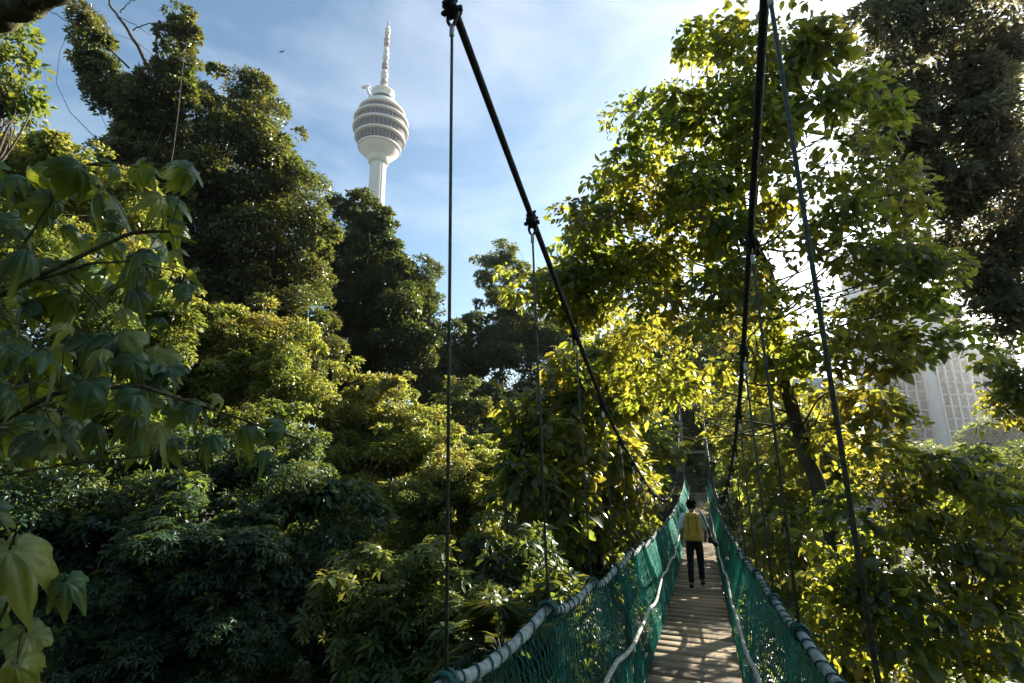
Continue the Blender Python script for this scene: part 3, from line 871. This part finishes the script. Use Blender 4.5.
tree('broadleaf_tree', 'leafy tree between the right rail and the leaning dark trunk', 'tree',
     [(780, 500, 32, 56, 14, 1.3), (800, 570, 34, 46, 12, 1), (765, 440, 36, 50, 16, 1.3), (830, 640, 40, 50, 10, .8), (815, 450, 26, 40, 13, 1)], 'bright',
     ln=.24, wd=.58, tpl=T_LEAF, rc=.3, cov=1.0, seed=30, trunk_r=.1, limb_n=20, limb_r=.018, group=G_R)
tree('broadleaf_tree', 'small dark leafy spray at the right edge beside the pale high rise', 'tree',
     [(1015, 375, 26, 22, 12, .6), (1005, 400, 20, 14, 12, .5), (1035, 400, 30, 26, 12, .6)], 'broad',
     ln=.17, tpl=T_LEAF, rc=.4, cov=.7, dens=.7, jag=.6, seed=31, trunk_r=.06, group=G_R)
tree('jungle_tree', 'sunlit treetop at the right edge below the distant hazy trees', 'tree',
     [(990, 500, 50, 36, 20), (1020, 520, 40, 60, 19)], 'mid', ln=.2, rc=.28, cov=1.4, seed=32, trunk_r=.15, group=G_R)
# --- undergrowth
tree('drooping_tree', 'small tree with drooping whorled leaves beside the near left rail', 'tree',
     [(432, 590, 40, 50, 7.2, .7), (400, 640, 50, 44, 7, .8), (470, 640, 32, 46, 6.6, .6), (360, 600, 46, 40, 7.6, .8)], 'mid',
     ln=.16, tpl=T_ROSE, rc=.3, cov=1.2, seed=33, trunk_r=.06, limb_n=20, limb_r=.012, group=G_B)
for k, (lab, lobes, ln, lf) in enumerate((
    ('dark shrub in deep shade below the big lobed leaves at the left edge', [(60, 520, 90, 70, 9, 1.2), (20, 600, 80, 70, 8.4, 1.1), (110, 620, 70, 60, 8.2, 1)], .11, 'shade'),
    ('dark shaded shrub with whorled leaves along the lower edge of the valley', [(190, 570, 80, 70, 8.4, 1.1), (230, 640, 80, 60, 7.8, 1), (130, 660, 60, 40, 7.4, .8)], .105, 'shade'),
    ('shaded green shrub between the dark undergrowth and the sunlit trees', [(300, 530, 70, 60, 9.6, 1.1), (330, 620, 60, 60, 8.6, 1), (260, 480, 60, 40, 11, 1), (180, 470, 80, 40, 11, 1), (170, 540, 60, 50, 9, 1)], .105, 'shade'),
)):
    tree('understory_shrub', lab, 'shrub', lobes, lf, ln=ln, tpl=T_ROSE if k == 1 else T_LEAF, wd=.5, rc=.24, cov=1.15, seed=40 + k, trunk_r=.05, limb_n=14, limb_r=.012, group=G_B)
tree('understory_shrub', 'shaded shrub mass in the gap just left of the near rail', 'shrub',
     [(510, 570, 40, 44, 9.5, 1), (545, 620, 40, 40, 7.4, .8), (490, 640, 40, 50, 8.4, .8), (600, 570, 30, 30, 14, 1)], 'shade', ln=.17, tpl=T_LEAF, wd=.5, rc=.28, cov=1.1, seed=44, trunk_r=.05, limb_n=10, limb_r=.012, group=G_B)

tree('jungle_tree', 'dark leafy tree closing the view behind the big lobed leaves', 'tree',
     [(40, 320, 90, 60, 12), (120, 330, 60, 50, 13), (60, 420, 110, 60, 11.5), (-10, 260, 50, 60, 12), (150, 440, 60, 44, 12.5), (250, 440, 60, 34, 13.5)], 'mid',
     ln=.14, rc=.22, cov=1.3, seed=50, trunk_r=.15, group=G_L)
tree('understory_shrub', 'leafy shrub hugging the right rail far along the bridge', 'shrub',
     [(740, 500, 18, 36, 24, 1.5), (728, 480, 14, 26, 32, 1.5), (760, 545, 20, 30, 16, .8)], 'mid', ln=.26, tpl=T_LEAF, rc=.34, cov=1.0, seed=51, trunk_r=.05, limb_n=8, limb_r=.012, group=G_R)

tree('broadleaf_tree', 'sunlit broadleaved tree over the right rail at the far end of the bridge', 'tree',
     [(730, 405, 24, 36, 25, 1.2), (750, 440, 22, 44, 23, 1.2), (756, 360, 26, 34, 25, 1.2)], 'broad',
     ln=.30, wd=.6, tpl=T_LEAF, rc=.3, cov=.75, dens=.8, fill=.3, droop=.5, jag=.5, seed=52, trunk_r=.12, limb_n=20, limb_r=.02, group=G_C, base=[2.6, 25.5, -6.5])
# ================================================================== FOREGROUND BIG-LEAVED PLANTS
def lobed_leaf(seed, droop=.55, notch=.6, ns=50, teeth=.03):
    r = np.random.default_rng(seed)
    th = np.linspace(-PI, PI, ns, endpoint=False)
    st = 2 * PI / ns
    ra = [0, 7 * st, -7 * st, 15 * st, -15 * st]
    ribs = list(zip(ra, (1.0, .90, .86, .66, .70), (.44, .40, .40, .44, .44)))
    rad = np.full(ns, notch - .04)
    near = np.full(ns, 9.0)
    for a, h, w in ribs:
        dd = np.abs((th - a + PI) % (2 * PI) - PI)
        near = np.minimum(near, dd)
        hh = h * r.uniform(.92, 1.08)
        rad = np.maximum(rad, notch * min(1, hh + .1) + (hh - notch * min(1, hh + .1)) * np.maximum(0, 1 - dd / w) ** 1.0)
    back = np.abs(np.abs(th) - PI) < .5
    rad[back] *= .45 + .55 * (np.abs(np.abs(th[back]) - PI) / .5)
    rad *= 1 + r.normal(size=ns) * teeth * .6 + teeth * np.where(np.arange(ns) % 2, 1, -1)
    v = [(0, 0, 0)]; vein = [1.0]
    rings = (.12, .3, .5, .7, .86, 1.0)
    fold = r.uniform(.16, .34)
    lobe = r.uniform(.6, 1.5, 5)
    own = np.argmin(np.abs((th[:, None] - np.array(ra)[None] + PI) % (2 * PI) - PI), axis=1)
    ph = r.uniform(0, 6, 3)
    for t in rings:
        q = rad * t
        z = -droop * lobe[own] * q ** 2.1 + fold * np.minimum(near, .45) * q * 1.3 * (1 - .35 * t)
        z += (.05 * np.sin(th * 6 + ph[0]) * np.sin(t * 7 + ph[1]) + .03 * np.sin(th * 15 + ph[2]) + r.normal(size=ns) * .012) * t ** 1.5
        v += list(zip(q * np.cos(th) * (1 - .16 * droop * q), q * np.sin(th) * (1 - .36 * min(1.2, droop) * q), z))
        vein += list(np.where(near < st * .5, .8, 0) * (1.1 - .5 * t))
    f = []
    n = ns
    for k in range(n):
        f.append((0, 1 + k, 1 + (k + 1) % n))
    for j in range(len(rings) - 1):
        for k in range(n):
            a, b = 1 + j * n + k, 1 + j * n + (k + 1) % n
            f += [(a, a + n, b), (b, a + n, b + n)]
    return np.array(v), np.array(f), np.array(vein)


LOBED = [lobed_leaf(3, .7), lobed_leaf(5, 1.0), lobed_leaf(8, 1.3, .55), lobed_leaf(9, .5, .66), lobed_leaf(14, .9, .64, teeth=.05), lobed_leaf(15, 1.6, .6, teeth=.045), lobed_leaf(16, 1.15, .5)]


def big_leaf_plant(name, label, cat, specs, stems, matname, base, seed, group=None):
    """specs: (x, y, width px, depth m, sunlit tint flag)"""
    r = np.random.default_rng(seed)
    root = thing(name, label, cat, base, group)
    vs, fs, nv, ve = [], [], 0, []
    vs2, fs2, nv2, ve2 = [], [], 0, []
    stem = MB()
    spts = np.concatenate([np.array([P(*q) for q in st]) for st, _ in stems])
    for st, rr in stems:
        pts = np.array([P(*q) for q in st]); t = np.linspace(0, 1, len(pts)); u = np.linspace(0, 1, 24)
        pp = np.stack([np.interp(u, t, pts[:, k]) for k in range(3)], 1)
        pp += np.cumsum(r.normal(size=pp.shape) * .003, 0)
        stem.tube(pp, np.linspace(rr, rr * .45, 24), 8)
        spts = np.concatenate([spts, pp])
    for (x, y, w, d, yel) in specs:
        c = P(x, y, d); size = w * d / F * .54 * r.uniform(.75, 1.25)
        tocam = unit(-c)
        nrm = unit(np.array([0, 0, .75]) + tocam * r.uniform(.35, .85) + r.normal(size=3) * .38)
        ax = unit(np.array([0, 0, -1.0]) + tocam * .35 + RT * r.normal() * .7 + r.normal(size=3) * .25)
        ax = unit(ax - nrm * np.dot(ax, nrm)); sd = np.cross(nrm, ax)
        tv, tf, vn = LOBED[r.integers(len(LOBED))]
        cc = c - ax * size * .22
        v = cc + size * (tv[:, 0:1] * ax + tv[:, 1:2] * sd + tv[:, 2:3] * nrm)
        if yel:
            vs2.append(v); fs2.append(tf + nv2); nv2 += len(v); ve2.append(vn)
        else:
            vs.append(v); fs.append(tf + nv); nv += len(v); ve.append(vn)
        k = int(np.argmin(np.linalg.norm(spts - cc, axis=1) + r.random(len(spts)) * .06))
        mid = (cc + spts[k]) / 2 + np.array([0, 0, .05]) * min(1, size * 4)
        if np.linalg.norm(spts[k] - cc) < .9:
            stem.tube([spts[k], mid, cc - ax * .004], [.0045, .0035, .003], 5)
    def veins_on(o, val):
        at = o.data.attributes.new('vein', 'FLOAT', 'POINT'); at.data.foreach_set('value', np.concatenate(val).astype(np.float32))
    veins_on(np_mesh('foliage', np.concatenate(vs), [np.concatenate(fs)], L[matname], root, True), ve)
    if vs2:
        o = np_mesh('sunlit_tint_foliage', np.concatenate(vs2), [np.concatenate(fs2)], L['sunlit_tint'], root, True)
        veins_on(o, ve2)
        tag(o, 'leaves coloured paler yellow green as if catching the light')
    stem.build('branch', M['bark_moss'], root, True)
    return root


r5 = np.random.default_rng(77)
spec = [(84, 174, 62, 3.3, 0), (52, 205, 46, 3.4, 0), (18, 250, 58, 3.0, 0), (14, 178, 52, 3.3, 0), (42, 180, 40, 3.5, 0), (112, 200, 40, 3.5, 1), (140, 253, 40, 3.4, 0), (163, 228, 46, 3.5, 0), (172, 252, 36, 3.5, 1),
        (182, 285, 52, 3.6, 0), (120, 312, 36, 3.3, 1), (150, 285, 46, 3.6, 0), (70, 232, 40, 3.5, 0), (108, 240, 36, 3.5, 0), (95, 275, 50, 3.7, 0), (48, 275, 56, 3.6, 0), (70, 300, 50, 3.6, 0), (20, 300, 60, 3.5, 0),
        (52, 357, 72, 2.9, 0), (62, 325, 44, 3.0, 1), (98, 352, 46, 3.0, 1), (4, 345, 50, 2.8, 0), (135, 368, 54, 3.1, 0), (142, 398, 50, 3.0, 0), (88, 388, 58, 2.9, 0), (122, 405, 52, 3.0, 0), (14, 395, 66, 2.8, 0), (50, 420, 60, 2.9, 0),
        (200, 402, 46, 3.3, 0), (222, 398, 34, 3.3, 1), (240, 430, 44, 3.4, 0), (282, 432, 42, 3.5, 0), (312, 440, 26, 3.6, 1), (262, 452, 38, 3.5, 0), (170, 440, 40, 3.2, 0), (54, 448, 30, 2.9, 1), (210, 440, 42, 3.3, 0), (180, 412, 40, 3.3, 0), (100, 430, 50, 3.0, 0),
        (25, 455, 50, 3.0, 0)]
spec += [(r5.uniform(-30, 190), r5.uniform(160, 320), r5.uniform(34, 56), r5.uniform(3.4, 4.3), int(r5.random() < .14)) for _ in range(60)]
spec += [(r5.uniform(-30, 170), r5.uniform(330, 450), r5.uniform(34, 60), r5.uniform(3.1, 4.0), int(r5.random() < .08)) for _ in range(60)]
b0 = P(-150, 560, 3.4); b0[2] = float(gz(b0[0], b0[1]))
big_leaf_plant('big_leaved_tree', 'branches of huge drooping lobed leaves reaching in from the left edge', 'tree', spec,
               [([(-160, 520, 3.4), (-60, 340, 3.4), (0, 297, 3.4), (60, 268, 3.4), (132, 234, 3.5), (170, 232, 3.5)], .022),
                ([(40, 280, 3.4), (90, 262, 3.4), (135, 262, 3.5), (185, 275, 3.6)], .010),
                ([(-20, 310, 3.3), (40, 220, 3.4), (85, 165, 3.4)], .012),
                ([(-160, 520, 3.3), (-40, 440, 3.1), (60, 390, 3.0), (140, 385, 3.1), (200, 405, 3.3), (300, 440, 3.6)], .018),
                ([(-80, 480, 2.9), (0, 476, 2.9), (55, 466, 2.95), (150, 455, 3.1)], .010),
                ([(-160, 520, 3.4), (-190, 900, 3.6), (-200, 1500, 4.2)], .05)], 'big', b0, 61)
# leaves close to the lens
b1 = P(-90, 900, 1.5)
near_ = big_leaf_plant('big_leaved_sapling', 'close lobed leaves, some tinted yellow as if sunlit, drooping in the bottom left corner', 'plant',
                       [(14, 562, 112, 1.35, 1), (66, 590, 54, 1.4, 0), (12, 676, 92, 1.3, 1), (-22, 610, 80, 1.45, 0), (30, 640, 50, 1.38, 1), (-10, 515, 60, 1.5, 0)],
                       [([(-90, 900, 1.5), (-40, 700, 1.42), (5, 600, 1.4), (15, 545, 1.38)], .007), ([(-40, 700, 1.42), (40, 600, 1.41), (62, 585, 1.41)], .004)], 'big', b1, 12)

# thick mossy limb in the upper left corner
b2 = P(-260, 500, 4.2); b2[2] = float(gz(b2[0], b2[1]))
ot = thing('overhanging_tree', 'thick mossy limb of a tree crossing the upper left corner', 'tree', b2)
lp = np.array([P(-260, 200, 3.9), P(-120, 70, 3.6), P(-40, 33, 3.4), P(0, 17, 3.35), P(30, 5, 3.3), P(58, -8, 3.25), P(100, -40, 3.2)])
t = np.linspace(0, 1, 40); u = np.linspace(0, 1, len(lp))
lq = np.stack([np.interp(t, u, lp[:, k]) for k in range(3)], 1) + rng.normal(size=(40, 3)) * .006
mb = MB(); mb.tube(lq, np.linspace(.11, .055, 40) * (1 + .08 * np.sin(t * 40)), 12); mb.build('limb', M['bark_moss'], ot, True)
mb = MB(); limb(mb, b2, lp[0], .3, .14, .03, 10, 10); mb.build('trunk', M['bark_moss'], ot, True)
q0 = lq[25]; n = 260
mp_ = lq[rng.integers(16, 34, n)] + rdir(n) * .07
place_leaves('moss', T_SMALL, mp_, rdir(n) + np.array([0, 0, -.4]), rdir(n), rng.uniform(.012, .03, n), np.full(n, .4), L['bright'], ot)

no = 900
rO = np.random.default_rng(5)
dO = rdir(no, rO)
place_leaves('crown', T_SMALL, np.array([-5.5, -5.5, 11.5]) + dO * np.array([10, 6, 2.2]) * rO.uniform(.3, 1, no)[:, None] ** .5, rdir(no, rO), np.array([0, 0, 1.]) + rdir(no, rO) * .5, rO.uniform(.35, .7, no), np.full(no, .55), L['dark'], ot)

# bare forked limbs above the vine covered tree
vt = [o for o in COL.objects if o.name.startswith('vine_covered_tree')][0]
for pl, rr in (([(148, 66, 23), (128, 30, 23), (112, 8, 23), (104, -10, 23)], .085), ([(130, 68, 23), (100, 40, 23), (70, 22, 23), (48, 10, 23)], .045),
               ([(132, 30, 23), (150, 23, 23), (172, 22, 23)], .03), ([(120, 12, 23), (128, 4, 23), (140, -4, 23)], .03), ([(118, 16, 23), (140, 28, 23), (152, 36, 23)], .02)):
    pts = np.array([P(*q) for q in pl]); t = np.linspace(0, 1, 16); u = np.linspace(0, 1, len(pts))
    pp = np.stack([np.interp(t, u, pts[:, k]) for k in range(3)], 1) + rng.normal(size=(16, 3)) * .02
    mb = MB(); mb.tube(pp, np.linspace(rr, rr * .35, 16), 6); mb.build('bare_limb', M['bark'], vt, True)


# palm fronds by the near left rail
def palm(name, label, base, n, ln, seed, fac=1.0, mat='palm'):
    r = np.random.default_rng(seed)
    root = thing(name, label, 'palm', base)
    base = np.asarray(base, float)
    PO, AX, NR, LN = [], [], [], []
    for k in range(n):
        a = 2 * PI * k / n + r.normal() * .25
        el = r.uniform(.5, 1.25)
        d = np.array([math.cos(a) * math.cos(el), math.sin(a) * math.cos(el), math.sin(el)])
        L_ = ln * r.uniform(.75, 1.1)
        t = np.linspace(0, 1, 14)
        pts = base + np.outer(t * L_, d); pts[:, 2] -= (t ** 2.2) * L_ * (.75 * math.cos(el) + .25)
        mb = MB(); mb.tube(pts, np.linspace(.010, .003, 14), 5); mb.build('frond_stem', M['rod'], root, True)
        tan = unit(np.gradient(pts, axis=0))
        m = int(60 * fac)
        tt = np.repeat(np.linspace(.18, 1, m), 2)
        pos = np.stack([np.interp(tt, t, pts[:, q]) for q in range(3)], 1)
        tg = np.stack([np.interp(tt, t, tan[:, q]) for q in range(3)], 1)
        sd = unit(np.cross(tg, np.array([0, 0, 1.0]))) * np.where(np.arange(len(tt)) % 2, 1, -1)[:, None]
        PO.append(pos); AX.append(unit(sd * .9 + tg * .75 + np.array([0, 0, -.25]) + r.normal(size=pos.shape) * .10))
        NR.append(unit(np.array([0, 0, 1.0]) + r.normal(size=pos.shape) * .25)); LN.append(L_ * .32 * np.sin(PI * (.15 + .8 * tt)) + .03)
    PO, AX, NR, LN = map(np.concatenate, (PO, AX, NR, LN))
    place_leaves('fronds', T_SMALL, PO, AX, NR, LN, np.full(len(PO), .085), L[mat], root)
    mb = MB(); limb(mb, (base[0], base[1], float(gz(base[0], base[1]))), base, .07, .045, .02, 8, 8); mb.build('trunk', M['bark'], root, True)


palm('feather_palm', 'feathery palm poking through the near left net', (-1.55, 3.7, -1.95), 11, 1.25, 3)
palm('feather_palm', 'smaller feathery palm in shade beyond the near left net', (-2.1, 5.6, -1.95), 9, 1.2, 4)
palm('feather_palm', 'feathery palm brushing the left net just short of the person', (-1.35, 2.2, -2.6), 9, 1.0, 6)

# ================================================================== FAR THINGS
M['tower'] = surf('white_concrete', (.66, .61, .53), (.76, .71, .62), .7, .05, 0)
M['tower_glass'] = surf('tower_window_band', (.035, .036, .04), (.075, .075, .075), .6, .4, spec=.2)
M['red_paint'] = surf('faded_red_paint', (.34, .24, .19), (.42, .31, .26), .7, .3)
TD = 300.0
az = math.radians(-35.95)
TX, TY = TD * math.sin(az), TD * math.cos(az)


def tz(ypx):
    """height on the tower's axis seen at picture row ypx"""
    lo, hi = -100.0, 700.0
    for _ in range(60):
        m = (lo + hi) / 2
        v = np.array([TX, TY, m]); yy = 341.5 - F * (v @ UP) / (v @ FW)
        if yy > ypx: lo = m
        else: hi = m
    return m


tower = thing('telecom_tower', 'white telecommunications tower with ringed round pod and striped mast', 'tower', (TX, TY, -10))
K = TD / 420.0
def lathe_k(mb, prof, sides=48):
    mb.lathe([(r_ * K, z_) for r_, z_ in prof], (TX, TY, 0), sides)


sh = MB()
lathe_k(sh, [(12, -12), (11, 60), (7.0, tz(215)), (6.6, tz(180)), (6.6, tz(160))], 40)
for k in range(20):
    a = 2 * PI * k / 20
    sh.tube([(TX + math.cos(a) * rr * K, TY + math.sin(a) * rr * K, zz) for rr, zz in ((11.0, 60), (7.0, tz(215)), (6.6, tz(161)))], .22 * K, 5)
sh.build('shaft', M['tower'], tower, True)
zA, zB, zC, zD = tz(160), tz(149.5), tz(114), tz(107)
pd = MB()
lathe_k(pd, [(6.7, zA - 3), (8.6, zA - 2.5), (9.2, zA), (10.5, zA + 1.5), (13.6, (zA * .55 + zB * .45)), (17.4, zB - 1), (18.4, zB + .4), (15.5, zB + .6), (17, zC), (19, zC + .5), (15.5, zD), (12, zD + .5), (0.1, zD + .6)], 56)
pod = pd.build('pod', M['tower'], tower, True)
hs = np.linspace(zB, zC, 5)
rads = [18.8, 22.2, 24.4, 24.0, 20.6]
for k, (h, rr) in enumerate(zip(hs, rads)):
    g = MB()
    lathe_k(g, [(rr - 5, h - .5), (rr - .3, h - .5), (rr, h - .2), (rr, h + .6), (rr - .3, h + .9), (rr - 5, h + 1.0), (rr - 5, h - .5)], 56)
    g.build('pod_ring', M['tower'], tower, False)
    if k < 4:
        r2 = rads[k + 1]
        g = MB(); lathe_k(g, [(rr - 2.2, h + .9), (r2 - 2.2, hs[k + 1] - .8)], 56)
        band = g.build('window_band', M['tower_glass'], tower)
        g = MB()
        for j in range(36):
            a = 2 * PI * j / 36
            g.tube([(TX + math.cos(a) * (rr - 2.1) * K, TY + math.sin(a) * (rr - 2.1) * K, h + 1.2), (TX + math.cos(a) * (r2 - 2.1) * K, TY + math.sin(a) * (r2 - 2.1) * K, hs[k + 1] - .9)], .11 * K, 4)
        g.build('mullion', M['tower'], band)
tp = MB(); lathe_k(tp, [(12, zD - 1), (9.8, zD + .5), (9.8, tz(95)), (10.4, tz(94.6)), (10.4, tz(93)), (8.6, tz(92.6)), (5.6, tz(92)), (5.0, tz(88)), (.1, tz(88) + .2)], 40); tp.build('upper_drum', M['tower'], tower, True)
g = MB(); lathe_k(g, [(10.0, tz(103)), (10.0, tz(100))], 40); g.build('window_band', M['tower_glass'], tower)
edges_px = [89, 80, 71, 62, 48, 36, 27]
wid = [3.0, 2.8, 2.5, 2.3, 2.2, 2.1, 1.9]
for k in range(6):
    g = MB(); g.tube([(TX, TY, tz(edges_px[k])), (TX, TY, tz(edges_px[k + 1]))], [wid[k] * K, wid[k + 1] * K if k < 5 else 1.8 * K], 14)
    for zz in np.linspace(tz(edges_px[k]), tz(edges_px[k + 1]), 4)[1:3]:
        g.tube([(TX, TY, zz - .3), (TX, TY, zz + .3)], (wid[k] + .6) * K, 12)
    g.build('mast_section', M['red_paint'] if k in (0, 2, 4) else M['tower'], tower, False)
g = MB(); g.tube([(TX, TY, tz(27)), (TX, TY, tz(20))], [1.1 * K, .6 * K], 8); g.build('mast_tip', M['red_paint'], tower)
g = MB()
cr0 = np.array([TX, TY, zD + 1]) - RT * 8 * K; cr1 = cr0 - RT * 8 * K + np.array([0, 0, 20.0 * K])
g.tube([cr0, cr1], 1.3 * K, 6); g.tube([cr1 - RT * 4 * K + np.array([0, 0, -.5]), cr1 + RT * 3 * K + np.array([0, 0, .8])], 1.4 * K, 6)
g.build('roof_crane', M['tower'], tower)

# high rise blocks on the right
M['facade'] = surf('pale_facade', (.36, .37, .38), (.44, .45, .46), .8, .3)
M['facade_blue'] = surf('blue_grey_facade', (.26, .29, .34), (.34, .37, .42), .7, .3)
M['glass'] = surf('window_glass', (.03, .04, .05), (.08, .095, .115), .3, .6, spec=.4)


def block(name, label, px0, px1, ytop, d, cols, rows, cell, facade='facade', turn=0.0, frame=.35, first=0):
    """a box of a building, its front towards the bridge; every window a part"""
    a = P(px0, 440, d); b = P(px1, 440, d)
    w = np.linalg.norm((b - a)[:2])
    ex = unit(np.array([b[0] - a[0], b[1] - a[1], 0])); c_, s_ = math.cos(turn), math.sin(turn)
    ex = np.array([ex[0] * c_ - ex[1] * s_, ex[0] * s_ + ex[1] * c_, 0]); ey = np.array([-ex[1], ex[0], 0]); ez = np.array([0, 0, 1.0])
    top = P((px0 + px1) / 2, ytop, d)[2]; bot = GROUND - 10
    o = np.array([a[0], a[1], 0])
    root = thing(name, label, 'building', (float(o[0]), float(o[1]), GROUND))
    axs = np.stack([ex, ey, ez])
    mb = MB(); mb.box(o + ex * w / 2 + ey * 4.2 + ez * (top + bot) / 2, (w, 8, top - bot), axs); mb.build('wall', M[facade], root)
    mb = MB(); mb.box(o + ex * w / 2 + ey * 4.2 + ez * (top + .9), (w + .8, 8.9, 1.8), axs); mb.build('roof', M[facade], root)
    cw = w / cols
    proto = None; nw = 0
    g = MB()
    for k in range(cols + 1): g.box(o + ex * cw * k - ey * .35 + ez * (top + bot) / 2, (frame, .7, top - bot - .1), axs)
    for j in range(rows + 1): g.box(o + ex * w / 2 - ey * .25 + ez * (top - 1.2 - j * cell), (w, .5, frame), axs)
    g.build('facade_grid', M[facade], root)
    for j in range(rows):
        for k in range(cols):
            if nw >= 100: break
            c = o + ex * cw * (k + .5) - ey * .06 + ez * (top - 1.2 - (j + .5) * cell - first * cell)
            if proto is None:
                mb = MB(); mb.box((0, 0, 0), (cw - frame - .02, .10, cell - frame - .25), axs); proto = mb.build('window', M['glass'], root)
                q = proto
            else:
                q = proto.copy(); COL.objects.link(q); q.parent = root; q.matrix_parent_inverse = root.matrix_basis.inverted()
            q.location = c; nw += 1
    return root


block('high_rise', 'pale high rise with square window grid seen through the leaves on the right', 886, 946, 235, 150, 6, 24, 2.84, 'facade', .05, .27, first=8)
block('high_rise', 'pale high rise block with tall framed bays nearest the right edge', 949, 984, 300, 146, 4, 16, 3.5, 'facade', .05, .37)
block('high_rise', 'blue grey block behind the pale high rise at the right edge', 976, 1040, 345, 170, 7, 14, 2.7, 'facade_blue', .1)
block('high_rise', 'low pale block with banded floors glimpsed behind the big leaning trunk', 796, 845, 385, 110, 3, 12, 2.2, 'facade', -.2, .22)
for k, (lab, lobes, lf) in enumerate((
    ('hazy tree clump at the foot of the pale high rise', [(1000, 442, 30, 22, 84), (1040, 430, 40, 36, 88), (975, 465, 30, 20, 80)], 'mid'),
    ('hazy tree below the distant buildings beside the lower right tree', [(1010, 480, 40, 26, 62), (960, 470, 30, 22, 66)], 'mid'),
    ('hazy tree line in front of the low banded block', [(800, 455, 40, 24, 80), (850, 465, 40, 24, 84), (900, 462, 36, 20, 88)], 'mid'))):
    tree('distant_tree', lab, 'tree', lobes, lf, ln=.9, rc=.26, cov=1.2, seed=70 + k, trunk_r=.4, group='trees in the haze on the right', limbs=False)

bird = thing('bird', 'tiny dark bird high in the blue left of the white tower', 'bird', P(282, 52, 60))
c = P(282, 52, 60)
mb = MB(); mb.sphere(c, (.09, .2, .08), 10, 8); mb.sphere(c + np.array([0, .2, .04]), .06, 8, 6)
mb.tube([c + np.array([0, -.15, 0]), c + np.array([0, -.36, 0])], [.05, .03], 6)
for sx in (-1, 1):
    mb.add([c + np.array([0, .1, .05]), c + np.array([0, -.08, .05]), c + np.array([sx * .26, -.04, .10]), c + np.array([sx * .24, .10, .11]), c + np.array([sx * .48, -.1, .02])],
           None, [(0, 1, 2), (0, 2, 3), (3, 2, 4)])
mb.build('body', M['black'], bird, True)

# unseen rest of the forest, added behind the viewer to cut sky fill
r9 = np.random.default_rng(91)
PO, AX, NR = [], [], []
for k in range(34):
    a = math.radians(r9.uniform(86, 262)); rad_ = r9.uniform(13, 26)
    cx_, cy_ = math.sin(a) * rad_, math.cos(a) * rad_
    top = r9.uniform(7, 17); c = np.array([cx_, cy_, r9.uniform(-4, top - 4)])
    n = 900; d = rdir(n, r9)
    PO.append(c + d * np.array([4.2, 4.2, 4.5]) * r9.uniform(.5, 1.05, n)[:, None]); AX.append(d + r9.normal(size=(n, 3)) * .5); NR.append(np.array([0, 0, .8]) + d)
PO, AX, NR = map(np.concatenate, (PO, AX, NR))
fo = place_leaves('forest', T_SMALL, PO, AX, NR, r9.uniform(.6, 1.1, len(PO)), np.full(len(PO), .6), L['dark'], None)
tag(fo, 'dark forest closing round the clearing unseen behind the viewer, cutting sky fill', 'forest', kind='stuff')
# ================================================================== HAZE
hm, hnt, ho = mat_new('haze_air')
vol = hnt.nodes.new('ShaderNodeVolumePrincipled')
vol.inputs['Color'].default_value = (.93, .95, 1.0, 1)
vol.inputs['Density'].default_value = .00032
vol.inputs['Anisotropy'].default_value = .84
hnt.links.new(vol.outputs['Volume'], ho.inputs['Volume'])
mb = MB(); mb.box((0, 1150, 145), (5240, 4140, 330)); hz = mb.build('haze', hm)
tag(hz, 'thin pale haze in the air', 'haze', kind='stuff')
